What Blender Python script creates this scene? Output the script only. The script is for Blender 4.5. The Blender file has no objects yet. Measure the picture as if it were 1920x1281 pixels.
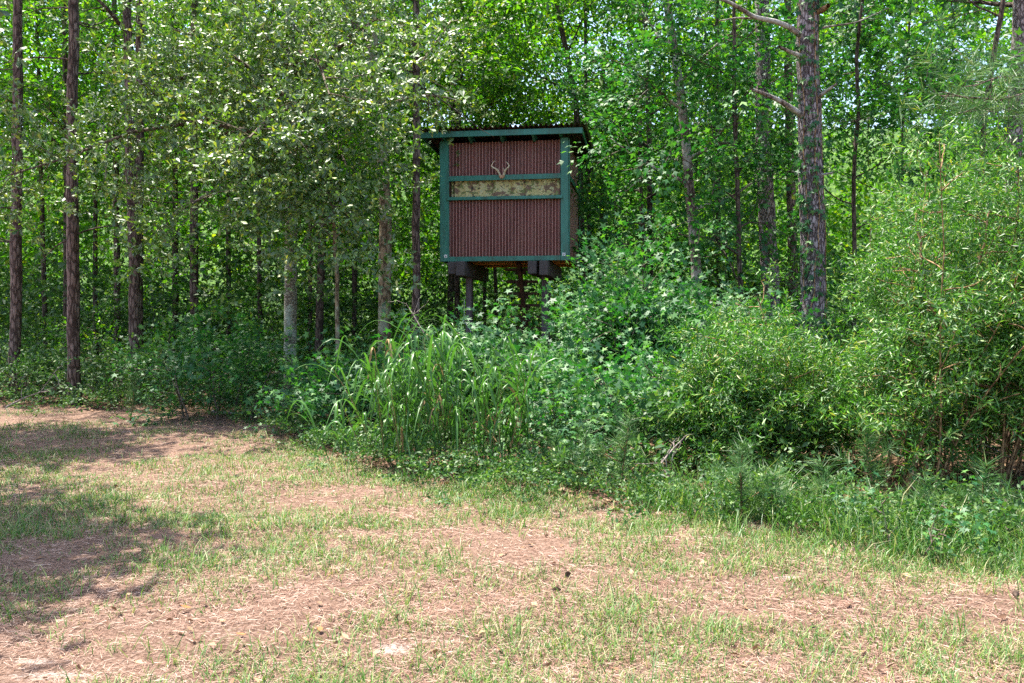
import bpy, bmesh, math, random
import numpy as np
from mathutils import Vector, Matrix

random.seed(7)
scene = bpy.context.scene
COL = scene.collection

# ------------------------------------------------------------------ camera
FPX = 1663.0            # focal length in pixels of a 1920 px wide frame
CAM_H = 1.5
HORIZON = 600.0
cam_data = bpy.data.cameras.new('camera')
cam_data.sensor_width = 36.0
cam_data.lens = 36.0 * FPX / 1920.0
cam_data.clip_start = 0.1
cam_data.clip_end = 2000.0
cam = bpy.data.objects.new('camera', cam_data)
COL.objects.link(cam)
cam.location = (0, 0, CAM_H)
cam.rotation_euler = (math.radians(90.0) - math.atan((640.5 - HORIZON) / FPX), 0, 0)
scene.camera = cam

# ------------------------------------------------------------------ sky, sun, exposure
SUN_DIR = Vector((-0.27, 0.20, 1.0)).normalized()
SUN_EL = math.asin(SUN_DIR.z)
SUN_AZ = math.atan2(SUN_DIR.x, SUN_DIR.y)
world = bpy.data.worlds.new('World')
scene.world = world
world.use_nodes = True
wn = world.node_tree.nodes
wn.clear()
w_out = wn.new('ShaderNodeOutputWorld')
w_bg = wn.new('ShaderNodeBackground')
w_sky = wn.new('ShaderNodeTexSky')
w_sky.sky_type = 'NISHITA'
w_sky.sun_disc = False
w_sky.sun_elevation = SUN_EL
w_sky.sun_rotation = SUN_AZ
w_sky.air_density = 1.0
w_sky.dust_density = 2.5
w_sky.ozone_density = 1.0
w_bg.inputs['Strength'].default_value = 0.12
world.node_tree.links.new(w_sky.outputs[0], w_bg.inputs[0])
world.node_tree.links.new(w_bg.outputs[0], w_out.inputs[0])

sun_data = bpy.data.lights.new('sun', 'SUN')
sun_data.energy = 4.1
sun_data.angle = math.radians(0.5)
sun_data.color = (1.0, 0.94, 0.82)
sun = bpy.data.objects.new('sun', sun_data)
COL.objects.link(sun)
sun.rotation_euler = (-SUN_DIR).to_track_quat('-Z', 'Y').to_euler()
sun.location = (0, 0, 40)

vs = scene.view_settings
vs.view_transform = 'Standard'
vs.look = 'None'
vs.gamma = 1.0
vs.use_curve_mapping = False
vs.exposure = 1.98

cy = scene.cycles
cy.max_bounces = 6
cy.diffuse_bounces = 4
cy.glossy_bounces = 2
cy.transmission_bounces = 3
cy.transparent_max_bounces = 4
cy.caustics_reflective = False
cy.caustics_refractive = False
cy.use_denoising = False        # the fine leaf detail stays sharper without it
scene.render.filter_size = 1.15

# ------------------------------------------------------------------ helpers
def at(px, py, d):
    """a point d metres in front of the viewpoint seen at pixel (px, py) of the 1920 x 1281 photograph"""
    return np.array([(px - 960.0) / FPX * d, d, CAM_H + (HORIZON - py) / FPX * d])

def vnoise(x, y, seed=0):
    """2-D value noise in 0..1"""
    x = np.asarray(x, float); y = np.asarray(y, float)
    xi = np.floor(x).astype(np.int64); yi = np.floor(y).astype(np.int64)
    fx = x - xi; fy = y - yi
    fx = fx * fx * (3 - 2 * fx); fy = fy * fy * (3 - 2 * fy)
    def h(a, b):
        n = (a * 374761393 + b * 668265263 + seed * 974634777) & 0x7fffffff
        n = ((n ^ (n >> 13)) * 1274126177) & 0x7fffffff
        return ((n ^ (n >> 16)) & 0xffff) / 65535.0
    return (h(xi, yi) * (1 - fx) * (1 - fy) + h(xi + 1, yi) * fx * (1 - fy)
            + h(xi, yi + 1) * (1 - fx) * fy + h(xi + 1, yi + 1) * fx * fy)

def fbm(x, y, seed=0, octaves=3):
    s = 0; a = 0.5; t = 0
    for o in range(octaves):
        s = s + a * vnoise(x * 2 ** o, y * 2 ** o, seed + o * 17); t += a; a *= 0.5
    return s / t

def ground_z(x, y):
    x = np.asarray(x, float); y = np.asarray(y, float)
    z = 0.10 * (fbm(x * 0.35, y * 0.35, 3) - 0.5) + 0.07 * (fbm(x * 1.7, y * 1.7, 5) - 0.5)
    z = z + 0.05 * np.exp(-(((x + 2.45) / 0.75) ** 2 + ((y - 8.05) / 0.18) ** 2))
    far = np.clip((y - 34) / 40, 0, 1)
    return z + 17.0 * far * far * (3 - 2 * far)

def gz(x, y):
    return float(ground_z(x, y))

def set_props(o, label=None, cat=None, group=None, kind=None):
    if label: o['label'] = label
    if cat: o['category'] = cat
    if group: o['group'] = group
    if kind: o['kind'] = kind
    return o

def link(name, mesh, mat=None, parent=None):
    o = bpy.data.objects.new(name, mesh)
    COL.objects.link(o)
    if mat is not None and len(mesh.materials) == 0:
        mesh.materials.append(mat)
    if parent is not None:
        o.parent = parent
    return o

def empty(name, loc=(0, 0, 0), rz=0.0):
    o = bpy.data.objects.new(name, None)
    o.empty_display_size = 0.2
    COL.objects.link(o)
    o.location = loc
    o.rotation_euler = (0, 0, rz)
    return o

def mesh_np(name, verts, faces, smooth=False):
    """verts (n,3), faces (m,k) with k = 3 or 4"""
    me = bpy.data.meshes.new(name)
    verts = np.ascontiguousarray(verts, dtype=np.float32)
    faces = np.ascontiguousarray(faces, dtype=np.int32)
    m, k = faces.shape
    me.vertices.add(len(verts))
    me.vertices.foreach_set('co', verts.ravel())
    me.loops.add(m * k)
    me.loops.foreach_set('vertex_index', faces.ravel())
    me.polygons.add(m)
    me.polygons.foreach_set('loop_start', np.arange(0, m * k, k, dtype=np.int32))
    if smooth:
        me.polygons.foreach_set('use_smooth', np.ones(m, dtype=bool))
    me.update(calc_edges=True)
    return me

def norm(v):
    v = np.asarray(v, float)
    return v / (np.linalg.norm(v, axis=-1, keepdims=True) + 1e-9)

def tube_arrays(pts, rad, sides=6, closed_end=True):
    pts = np.asarray(pts, float); rad = np.asarray(rad, float)
    n = len(pts)
    tang = np.gradient(pts, axis=0)
    tang = norm(tang)
    ref = np.array([0.0, 0.0, 1.0]) if abs(tang[0][2]) < 0.8 else np.array([1.0, 0.0, 0.0])
    a = norm(np.cross(tang, ref)); b = np.cross(tang, a)
    th = np.linspace(0, 2 * math.pi, sides, endpoint=False)
    ring = (a[:, None, :] * np.cos(th)[None, :, None] + b[:, None, :] * np.sin(th)[None, :, None])
    v = pts[:, None, :] + ring * rad[:, None, None]
    v = v.reshape(-1, 3)
    f = []
    i = np.arange(n - 1)[:, None] * sides
    j = np.arange(sides)[None, :]
    j2 = (j + 1) % sides
    f = np.stack([i + j, i + j2, i + sides + j2, i + sides + j], axis=-1).reshape(-1, 4)
    return v, f

class Tubes:
    """collects tapered tubes into one mesh"""
    def __init__(self): self.v = []; self.f = []; self.n = 0
    def add(self, pts, rad, sides=5):
        v, f = tube_arrays(pts, rad, sides)
        self.v.append(v); self.f.append(f + self.n); self.n += len(v)
    def mesh(self, name):
        return mesh_np(name, np.concatenate(self.v), np.concatenate(self.f), smooth=True)

def box_mesh(name, x0, x1, y0, y1, z0, z1, bevel=0.004):
    bm = bmesh.new()
    bmesh.ops.create_cube(bm, size=1.0)
    for v in bm.verts:
        v.co = Vector((x0 + (v.co.x + .5) * (x1 - x0), y0 + (v.co.y + .5) * (y1 - y0), z0 + (v.co.z + .5) * (z1 - z0)))
    if bevel:
        bmesh.ops.bevel(bm, geom=list(bm.edges), offset=bevel, segments=1, affect='EDGES')
    me = bpy.data.meshes.new(name); bm.to_mesh(me); bm.free()
    return me

def beam_mesh(name, p0, p1, w, h, up=(0, 0, 1), bevel=0.004):
    """a squared timber from p0 to p1, w across, h along 'up'"""
    p0 = Vector(p0); p1 = Vector(p1)
    d = (p1 - p0); L = d.length; d.normalize()
    upv = Vector(up); side = d.cross(upv).normalized(); upv = side.cross(d).normalized()
    me = box_mesh(name, 0, L, -w / 2, w / 2, -h / 2, h / 2, bevel)
    m = Matrix((d, -side, upv)).transposed().to_4x4(); m.translation = p0
    me.transform(m)
    return me

# ------------------------------------------------------------------ materials
def new_mat(name):
    m = bpy.data.materials.new(name)
    m.use_nodes = True
    nt = m.node_tree
    nt.nodes.clear()
    out = nt.nodes.new('ShaderNodeOutputMaterial')
    return m, nt, out

def ramp(nt, stops, interp='LINEAR'):
    r = nt.nodes.new('ShaderNodeValToRGB')
    r.color_ramp.interpolation = interp
    e = r.color_ramp.elements
    while len(e) < len(stops):
        e.new(0.5)
    for el, (p, c) in zip(e, stops):
        el.position = p
        el.color = (c[0], c[1], c[2], 1.0)
    return r

def leaf_mat(name, stops, trans=0.4, rough=0.42, spec=0.5, tcol=(1.5, 1.7, 0.7), coat=0.0):
    m, nt, out = new_mat(name)
    N = nt.nodes; L = nt.links
    geo = N.new('ShaderNodeNewGeometry')
    cr = ramp(nt, stops)
    L.new(geo.outputs['Random Per Island'], cr.inputs[0])
    pb = N.new('ShaderNodeBsdfPrincipled')
    pb.inputs['Roughness'].default_value = rough
    pb.inputs['Specular IOR Level'].default_value = spec
    pb.inputs['Coat Weight'].default_value = coat; pb.inputs['Coat Roughness'].default_value = .58
    L.new(cr.outputs[0], pb.inputs['Base Color'])
    tr = N.new('ShaderNodeBsdfTranslucent')
    mul = N.new('ShaderNodeMix'); mul.data_type = 'RGBA'; mul.blend_type = 'MULTIPLY'
    mul.inputs[0].default_value = 1.0
    L.new(cr.outputs[0], mul.inputs[6])
    mul.inputs[7].default_value = (*tcol, 1.0)
    mul.clamp_result = False
    L.new(mul.outputs[2], tr.inputs[0])
    mx = N.new('ShaderNodeMixShader')
    mx.inputs[0].default_value = trans
    L.new(pb.outputs[0], mx.inputs[1]); L.new(tr.outputs[0], mx.inputs[2])
    L.new(mx.outputs[0], out.inputs[0])
    return m

def bark_mat(name, c_dark, c_mid, c_light, scale=9.0, stretch=0.22, bump=0.03, lichen=None, band=False):
    m, nt, out = new_mat(name)
    N = nt.nodes; L = nt.links
    tc = N.new('ShaderNodeTexCoord')
    mp = N.new('ShaderNodeMapping')
    mp.inputs['Scale'].default_value = (1, 1, stretch if not band else 1.8)
    L.new(tc.outputs['Object'], mp.inputs[0])
    no = N.new('ShaderNodeTexNoise'); no.inputs['Scale'].default_value = scale * 0.8
    no.inputs['Detail'].default_value = 5.0; no.inputs['Roughness'].default_value = 0.7
    L.new(mp.outputs[0], no.inputs['Vector'])
    warp = N.new('ShaderNodeVectorMath'); warp.operation = 'MULTIPLY_ADD'
    L.new(no.outputs['Color'], warp.inputs[0]); warp.inputs[1].default_value = (0.09, 0.09, 0.09)
    L.new(mp.outputs[0], warp.inputs[2])
    vo = N.new('ShaderNodeTexVoronoi'); vo.feature = 'DISTANCE_TO_EDGE'
    vo.inputs['Scale'].default_value = scale
    L.new(warp.outputs[0], vo.inputs['Vector'])
    crack = N.new('ShaderNodeMapRange'); crack.inputs[1].default_value = 0.0; crack.inputs[2].default_value = 0.16
    L.new(vo.outputs['Distance'], crack.inputs[0])
    cr = ramp(nt, [(0.25, c_dark), (0.5, c_mid), (0.75, c_light)])
    L.new(no.outputs['Fac'], cr.inputs[0])
    mixc = N.new('ShaderNodeMix'); mixc.data_type = 'RGBA'
    L.new(crack.outputs[0], mixc.inputs[0])
    mixc.inputs[6].default_value = (c_dark[0] * .55, c_dark[1] * .5, c_dark[2] * .5, 1)
    L.new(cr.outputs[0], mixc.inputs[7])
    col = mixc.outputs[2]
    if lichen:
        n2 = N.new('ShaderNodeTexNoise'); n2.inputs['Scale'].default_value = 3.5; n2.inputs['Detail'].default_value = 6
        L.new(tc.outputs['Object'], n2.inputs['Vector'])
        r2 = ramp(nt, [(0.48, (0, 0, 0)), (0.6, (1, 1, 1))])
        L.new(n2.outputs['Fac'], r2.inputs[0])
        mx2 = N.new('ShaderNodeMix'); mx2.data_type = 'RGBA'
        L.new(r2.outputs[0], mx2.inputs[0]); L.new(col, mx2.inputs[6]); mx2.inputs[7].default_value = (*lichen, 1)
        col = mx2.outputs[2]
    pb = N.new('ShaderNodeBsdfPrincipled'); pb.inputs['Roughness'].default_value = 0.85
    pb.inputs['Specular IOR Level'].default_value = 0.25
    L.new(col, pb.inputs['Base Color'])
    add = N.new('ShaderNodeMath'); add.operation = 'MULTIPLY_ADD'
    L.new(no.outputs['Fac'], add.inputs[0]); add.inputs[1].default_value = 0.6
    L.new(crack.outputs[0], add.inputs[2])
    bp = N.new('ShaderNodeBump'); bp.inputs['Strength'].default_value = 0.9; bp.inputs['Distance'].default_value = bump
    L.new(add.outputs[0], bp.inputs['Height']); L.new(bp.outputs[0], pb.inputs['Normal'])
    L.new(pb.outputs[0], out.inputs[0])
    return m

def paint_mat(name, c1, c2, rough=0.55, scale=6.0, stretch=(1, 1, 1), bump=0.004, dirt=None, stain=None):
    m, nt, out = new_mat(name)
    N = nt.nodes; L = nt.links
    tc = N.new('ShaderNodeTexCoord'); mp = N.new('ShaderNodeMapping')
    mp.inputs['Scale'].default_value = stretch
    L.new(tc.outputs['Object'], mp.inputs[0])
    no = N.new('ShaderNodeTexNoise'); no.inputs['Scale'].default_value = scale
    no.inputs['Detail'].default_value = 6; no.inputs['Roughness'].default_value = 0.65
    L.new(mp.outputs[0], no.inputs['Vector'])
    cr = ramp(nt, [(0.3, c1), (0.7, c2)])
    L.new(no.outputs['Fac'], cr.inputs[0])
    col = cr.outputs[0]
    if dirt:
        n2 = N.new('ShaderNodeTexNoise'); n2.inputs['Scale'].default_value = 22; n2.inputs['Detail'].default_value = 4
        L.new(tc.outputs['Object'], n2.inputs['Vector'])
        r2 = ramp(nt, [(0.60, (0, 0, 0)), (0.72, (1, 1, 1))])
        L.new(n2.outputs['Fac'], r2.inputs[0])
        mx2 = N.new('ShaderNodeMix'); mx2.data_type = 'RGBA'
        L.new(r2.outputs[0], mx2.inputs[0]); L.new(col, mx2.inputs[6]); mx2.inputs[7].default_value = (*dirt, 1)
        col = mx2.outputs[2]
    if stain:
        n3 = N.new('ShaderNodeTexNoise'); n3.inputs['Scale'].default_value = 2.6; n3.inputs['Detail'].default_value = 9; n3.inputs['Roughness'].default_value = .7
        mp3 = N.new('ShaderNodeMapping'); mp3.inputs['Scale'].default_value = (2.2, 2.2, .5); L.new(tc.outputs['Object'], mp3.inputs[0]); L.new(mp3.outputs[0], n3.inputs['Vector'])
        r3 = ramp(nt, [(0.47, (0, 0, 0)), (0.66, (.75, .75, .75))]); L.new(n3.outputs['Fac'], r3.inputs[0])
        mx3 = N.new('ShaderNodeMix'); mx3.data_type = 'RGBA'
        L.new(r3.outputs[0], mx3.inputs[0]); L.new(col, mx3.inputs[6]); mx3.inputs[7].default_value = (*stain, 1)
        col = mx3.outputs[2]
    pb = N.new('ShaderNodeBsdfPrincipled'); pb.inputs['Roughness'].default_value = rough
    L.new(col, pb.inputs['Base Color'])
    if bump:
        bp = N.new('ShaderNodeBump'); bp.inputs['Strength'].default_value = 0.5; bp.inputs['Distance'].default_value = bump
        L.new(no.outputs['Fac'], bp.inputs['Height']); L.new(bp.outputs[0], pb.inputs['Normal'])
    L.new(pb.outputs[0], out.inputs[0])
    return m

M = {}
M['oak'] = leaf_mat('oak_leaf', [(0, (0.035, 0.09, 0.02)), (.5, (0.08, 0.165, 0.035)), (.85, (0.16, 0.29, 0.03)), (1, (0.32, 0.32, 0.06))], 0.24, 0.58, 1.0, (1.6, 1.75, .5), coat=.9)
M['gum'] = leaf_mat('sweetgum_leaf', [(0, (0.012, 0.075, 0.024)), (.6, (0.033, 0.145, 0.034)), (1, (0.10, 0.24, 0.035))], 0.30, 0.55, 0.5, (1.5, 1.8, .5))
M['myrtle'] = leaf_mat('wax_myrtle_leaf', [(0, (0.016, 0.075, 0.010)), (.5, (0.045, 0.155, 0.016)), (.84, (0.12, 0.29, 0.026)), (1, (0.28, 0.26, 0.06))], 0.30, 0.50, 0.7)
M['woods'] = leaf_mat('woods_leaf', [(0, (0.025, 0.09, 0.018)), (.5, (0.06, 0.165, 0.02)), (.9, (0.13, 0.25, 0.025)), (1, (0.26, 0.28, 0.04))], 0.45, 0.46, 0.5, (1.55, 1.95, .3))
M['under'] = leaf_mat('undergrowth_leaf', [(0, (0.018, 0.06, 0.018)), (.6, (0.045, 0.12, 0.03)), (1, (0.12, 0.20, 0.04))], 0.28, 0.50, 0.35)
M['needle'] = leaf_mat('pine_needle', [(0, (0.035, 0.10, 0.03)), (.7, (0.07, 0.165, 0.05)), (1, (0.17, 0.22, 0.07))], 0.25, 0.45, 0.4, (1.3, 1.4, .8))
M['grass'] = leaf_mat('short_grass_blade', [(0, (0.035, 0.11, 0.02)), (.45, (0.075, 0.175, 0.03)), (.8, (0.16, 0.26, 0.05)), (.88, (0.30, 0.29, 0.13)), (1, (0.40, 0.33, 0.20))], 0.28, 0.5, 0.4, (1.3, 1.4, .7))
M['edge_grass'] = leaf_mat('edge_grass_blade', [(0, (0.03, 0.105, 0.02)), (.6, (0.07, 0.17, 0.028)), (.88, (0.14, 0.25, 0.045)), (1, (0.38, 0.34, 0.17))], 0.30, 0.45, 0.45, (1.3, 1.5, .7))
M['cane'] = leaf_mat('cane_grass_blade', [(0, (0.028, 0.10, 0.02)), (.6, (0.065, 0.17, 0.03)), (1, (0.15, 0.28, 0.045))], 0.30, 0.38, 0.5, (1.3, 1.5, .7))
M['dry_cane'] = leaf_mat('dry_cane', [(0, (0.22, 0.12, 0.05)), (1, (0.38, 0.27, 0.13))], 0.15, 0.6, 0.3, (1, 1, 1))
M['straw'] = leaf_mat('pine_straw', [(0, (0.13, 0.058, 0.038)), (.5, (0.31, 0.18, 0.13)), (1, (0.48, 0.36, 0.29))], 0.08, 0.6, 0.35, (1, 1, 1))
M['litter'] = leaf_mat('brown_leaf_litter', [(0, (0.10, 0.05, 0.03)), (.6, (0.22, 0.12, 0.065)), (1, (0.36, 0.23, 0.13))], 0.1, 0.6, 0.35, (1, 1, 1))
M['rust_leaf'] = leaf_mat('rust_leaf', [(0, (0.42, 0.12, 0.04)), (1, (0.5, 0.2, 0.07))], 0.15, 0.5, 0.4, (1, 1, 1))
M['pine_bark'] = bark_mat('pine_bark', (0.08, 0.052, 0.044), (0.18, 0.125, 0.108), (0.29, 0.225, 0.20), 16, 0.25, 0.02)
M['big_pine_bark'] = bark_mat('big_pine_bark', (0.14, 0.10, 0.10), (0.33, 0.275, 0.28), (0.48, 0.43, 0.44), 24, 0.33, 0.03)
M['grey_bark'] = bark_mat('grey_bark', (0.16, 0.13, 0.10), (0.30, 0.26, 0.20), (0.46, 0.42, 0.35), 14, 0.5, 0.01, lichen=(0.42, 0.46, 0.38), band=True)
M['tan_bark'] = bark_mat('tan_bark', (0.14, 0.10, 0.06), (0.30, 0.22, 0.14), (0.42, 0.34, 0.22), 12, 0.35, 0.012, lichen=(0.36, 0.36, 0.26))
M['dark_bark'] = bark_mat('dark_bark', (0.05, 0.038, 0.03), (0.11, 0.08, 0.065), (0.19, 0.15, 0.12), 14, 0.3, 0.012)
M['mottled_bark'] = bark_mat('mottled_bark', (0.10, 0.07, 0.055), (0.22, 0.165, 0.14), (0.38, 0.33, 0.28), 12, 0.4, 0.012, lichen=(0.40, 0.38, 0.34))
M['twig'] = bark_mat('twig_bark', (0.10, 0.075, 0.055), (0.18, 0.14, 0.11), (0.30, 0.25, 0.20), 20, 0.4, 0.004)
M['myrtle_bark'] = bark_mat('myrtle_bark', (0.20, 0.12, 0.06), (0.36, 0.22, 0.11), (0.50, 0.36, 0.22), 18, 0.4, 0.006)
M['green'] = paint_mat('green_paint', (0.024, 0.15, 0.115), (0.042, 0.24, 0.19), 0.45, 9, (1, 1, .3), 0.004, dirt=(0.075, 0.22, 0.17), stain=(0.03, 0.085, 0.06))
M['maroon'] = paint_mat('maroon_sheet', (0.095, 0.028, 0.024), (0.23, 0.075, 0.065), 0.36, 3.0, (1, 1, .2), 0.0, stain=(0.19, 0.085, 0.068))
def painted_ridge_light(m, pitch, c):  # paints light on the crests into the sheet colour, leaving valleys as shade
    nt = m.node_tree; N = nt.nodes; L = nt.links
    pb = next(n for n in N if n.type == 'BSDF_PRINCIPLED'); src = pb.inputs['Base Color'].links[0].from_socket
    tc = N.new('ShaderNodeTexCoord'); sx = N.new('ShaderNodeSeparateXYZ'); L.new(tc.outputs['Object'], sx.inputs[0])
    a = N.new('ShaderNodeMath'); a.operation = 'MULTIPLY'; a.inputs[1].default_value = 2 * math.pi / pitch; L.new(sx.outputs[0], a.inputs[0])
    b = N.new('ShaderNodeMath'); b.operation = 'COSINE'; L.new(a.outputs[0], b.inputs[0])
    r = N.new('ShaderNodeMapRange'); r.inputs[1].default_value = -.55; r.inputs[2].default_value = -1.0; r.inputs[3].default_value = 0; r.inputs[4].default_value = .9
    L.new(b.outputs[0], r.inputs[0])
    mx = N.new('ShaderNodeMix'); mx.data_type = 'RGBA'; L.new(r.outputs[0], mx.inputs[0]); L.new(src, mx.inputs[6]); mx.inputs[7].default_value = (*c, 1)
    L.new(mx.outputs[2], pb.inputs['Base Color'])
painted_ridge_light(M['maroon'], .0635, (0.46, 0.235, 0.205))
M['roof'] = paint_mat('roof_sheet', (0.06, 0.03, 0.025), (0.13, 0.075, 0.06), 0.55, 8, (1, 1, 1), 0.003)
M['timber'] = paint_mat('weathered_timber', (0.035, 0.028, 0.028), (0.12, 0.10, 0.10), 0.8, 14, (3, .35, 3), 0.008)
M['post'] = paint_mat('post_timber', (0.055, 0.04, 0.045), (0.15, 0.12, 0.13), 0.8, 14, (3, 3, .3), 0.008)
M['ply'] = paint_mat('plywood', (0.60, 0.24, 0.05), (0.75, 0.36, 0.10), 0.7, 6, (1, .25, 1), 0.002)
M['stair'] = paint_mat('stair_timber', (0.035, 0.02, 0.014), (0.10, 0.045, 0.025), 0.75, 10, (1, 1, 1), 0.004)
M['white'] = paint_mat('white_plastic', (0.70, 0.70, 0.72), (0.80, 0.80, 0.82), 0.5, 10, (1, 1, 1), 0)
M['mark'] = paint_mat('dark_mark', (0.06, 0.06, 0.09), (0.10, 0.09, 0.12), 0.6, 10, (1, 1, 1), 0)
M['antler'] = paint_mat('antler_bone', (0.60, 0.48, 0.33), (0.80, 0.70, 0.54), 0.5, 25, (1, 1, 1), 0.004)
M['skull'] = paint_mat('skull_plate', (0.42, 0.16, 0.07), (0.60, 0.38, 0.24), 0.6, 30, (1, 1, 1), 0.004)
M['cone'] = paint_mat('pine_cone', (0.07, 0.045, 0.03), (0.16, 0.10, 0.07), 0.8, 40, (1, 1, 1), 0.003)
M['dead'] = bark_mat('dead_wood', (0.16, 0.13, 0.12), (0.30, 0.25, 0.23), (0.45, 0.40, 0.36), 18, 0.4, 0.004)

def camo_mat():
    m, nt, out = new_mat('camouflage_cloth')
    N = nt.nodes; L = nt.links
    tc = N.new('ShaderNodeTexCoord')
    mp = N.new('ShaderNodeMapping'); mp.inputs['Scale'].default_value = (1.25, 0.0, 1.7)
    L.new(tc.outputs['Object'], mp.inputs[0])
    col = None
    base = (0.55, 0.48, 0.22)
    for i, (c, th, sc) in enumerate([((0.20, 0.22, 0.08), 0.52, 5.0), ((0.22, 0.14, 0.09), 0.53, 5.5), ((0.55, 0.50, 0.28), 0.58, 7.0), ((0.06, 0.055, 0.04), 0.655, 7.5)]):
        mp2 = N.new('ShaderNodeVectorMath'); mp2.operation = 'ADD'
        L.new(mp.outputs[0], mp2.inputs[0]); mp2.inputs[1].default_value = (3.1 * i, 7.7 * i, 1.9 * i)
        no = N.new('ShaderNodeTexNoise'); no.inputs['Scale'].default_value = sc; no.inputs['Detail'].default_value = 2.5
        no.inputs['Distortion'].default_value = 0.6
        L.new(mp2.outputs[0], no.inputs['Vector'])
        r = ramp(nt, [(th, (0, 0, 0)), (th + 0.015, (1, 1, 1))])
        L.new(no.outputs['Fac'], r.inputs[0])
        mx = N.new('ShaderNodeMix'); mx.data_type = 'RGBA'
        L.new(r.outputs[0], mx.inputs[0])
        if col is None: mx.inputs[6].default_value = (*base, 1)
        else: L.new(col, mx.inputs[6])
        mx.inputs[7].default_value = (*c, 1)
        col = mx.outputs[2]
    pb = N.new('ShaderNodeBsdfPrincipled'); pb.inputs['Roughness'].default_value = 0.8
    L.new(col, pb.inputs['Base Color']); L.new(pb.outputs[0], out.inputs[0])
    return m
M['camo'] = camo_mat()

def ground_mat():
    m, nt, out = new_mat('pine_straw_ground')
    N = nt.nodes; L = nt.links
    tc = N.new('ShaderNodeTexCoord')
    n1 = N.new('ShaderNodeTexNoise'); n1.inputs['Scale'].default_value = 48; n1.inputs['Detail'].default_value = 9; n1.inputs['Roughness'].default_value = 0.8
    L.new(tc.outputs['Object'], n1.inputs['Vector'])
    straw = ramp(nt, [(0.34, (0.045, 0.026, 0.018)), (0.46, (0.13, 0.075, 0.052)), (0.57, (0.24, 0.155, 0.118)), (0.70, (0.38, 0.275, 0.23))])
    L.new(n1.outputs['Fac'], straw.inputs[0])
    n2 = N.new('ShaderNodeTexNoise'); n2.inputs['Scale'].default_value = 60; n2.inputs['Detail'].default_value = 5
    L.new(tc.outputs['Object'], n2.inputs['Vector'])
    sand = ramp(nt, [(0.3, (0.30, 0.23, 0.195)), (0.7, (0.43, 0.35, 0.31))])
    L.new(n2.outputs['Fac'], sand.inputs[0])
    att = N.new('ShaderNodeAttribute'); att.attribute_name = 'sand'
    ma = N.new('ShaderNodeMath'); ma.operation = 'MULTIPLY_ADD'
    L.new(n1.outputs['Fac'], ma.inputs[0]); ma.inputs[1].default_value = 0.9
    L.new(att.outputs['Fac'], ma.inputs[2])
    rs = ramp(nt, [(0.92, (0, 0, 0)), (1.0, (1, 1, 1))])
    L.new(ma.outputs[0], rs.inputs[0])
    mx = N.new('ShaderNodeMix'); mx.data_type = 'RGBA'
    L.new(rs.outputs[0], mx.inputs[0]); L.new(straw.outputs[0], mx.inputs[6]); L.new(sand.outputs[0], mx.inputs[7])
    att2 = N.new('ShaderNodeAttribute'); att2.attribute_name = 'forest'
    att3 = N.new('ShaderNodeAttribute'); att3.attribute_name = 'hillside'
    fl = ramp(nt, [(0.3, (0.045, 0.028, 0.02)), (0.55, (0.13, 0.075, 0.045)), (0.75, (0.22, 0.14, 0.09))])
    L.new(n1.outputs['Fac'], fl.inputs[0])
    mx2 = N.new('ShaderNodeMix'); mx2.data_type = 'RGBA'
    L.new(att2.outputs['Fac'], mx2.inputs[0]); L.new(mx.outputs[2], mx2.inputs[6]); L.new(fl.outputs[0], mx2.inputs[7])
    n3 = N.new('ShaderNodeTexNoise'); n3.inputs['Scale'].default_value = 1.6; n3.inputs['Detail'].default_value = 8; n3.inputs['Roughness'].default_value = .8
    L.new(tc.outputs['Object'], n3.inputs['Vector'])
    hs = ramp(nt, [(0.38, (0.012, 0.035, 0.008)), (0.52, (0.05, 0.11, 0.015)), (0.66, (0.14, 0.24, 0.03))])
    L.new(n3.outputs['Fac'], hs.inputs[0])
    mx3 = N.new('ShaderNodeMix'); mx3.data_type = 'RGBA'
    L.new(att3.outputs['Fac'], mx3.inputs[0]); L.new(mx2.outputs[2], mx3.inputs[6]); L.new(hs.outputs[0], mx3.inputs[7])
    pb = N.new('ShaderNodeBsdfPrincipled'); pb.inputs['Roughness'].default_value = 0.9
    pb.inputs['Specular IOR Level'].default_value = 0.2
    L.new(mx3.outputs[2], pb.inputs['Base Color'])
    bp = N.new('ShaderNodeBump'); bp.inputs['Strength'].default_value = 1.0; bp.inputs['Distance'].default_value = 0.018
    L.new(n1.outputs['Fac'], bp.inputs['Height']); L.new(bp.outputs[0], pb.inputs['Normal'])
    L.new(pb.outputs[0], out.inputs[0])
    return m
M['ground'] = ground_mat()

# ------------------------------------------------------------------ ground
def edge_y(x):
    """distance at which the clearing ends and the undergrowth begins"""
    xs = np.array([-40, -9, -6.3, -4.2, -3.3, -2.4, -1.6, -0.6, 0.3, 1.1, 2.0, 3.0, 4.5, 7, 40])
    ys = np.array([15.5, 15.0, 14.3, 13.3, 12.2, 10.0, 8.7, 7.7, 7.2, 6.6, 6.0, 5.4, 5.2, 5.0, 5.0])
    return np.interp(x, xs, ys)

def sand_mask(x, y):
    s = fbm(x * 0.9 + 3, y * 1.4, 21, 3)
    m = np.clip((s - 0.50) * 4.0, 0, 1) * 0.42
    for (cx, cy, rx, ry, a) in [(-2.75, 7.93, .45, .07, .50), (-1.7, 7.45, .4, .07, .45), (-2.1, 7.9, .30, .06, .50), (-.55, 4.05, .16, .13, .6), (-1.95, 3.75, .4, .14, .55), (-2.15, 3.95, .18, .1, .6), (-.35, 4.2, .25, .08, .5), (1.62, 5.15, .14, .06, .7),
                                (-6.5, 13.2, 2.2, .35, .4), (-1.45, 3.7, .2, .1, .55)]:
        m = np.maximum(m, a * np.exp(-(((x - cx) / rx) ** 2 + ((y - cy) / ry) ** 2) ** 1.5))
    return m

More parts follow.
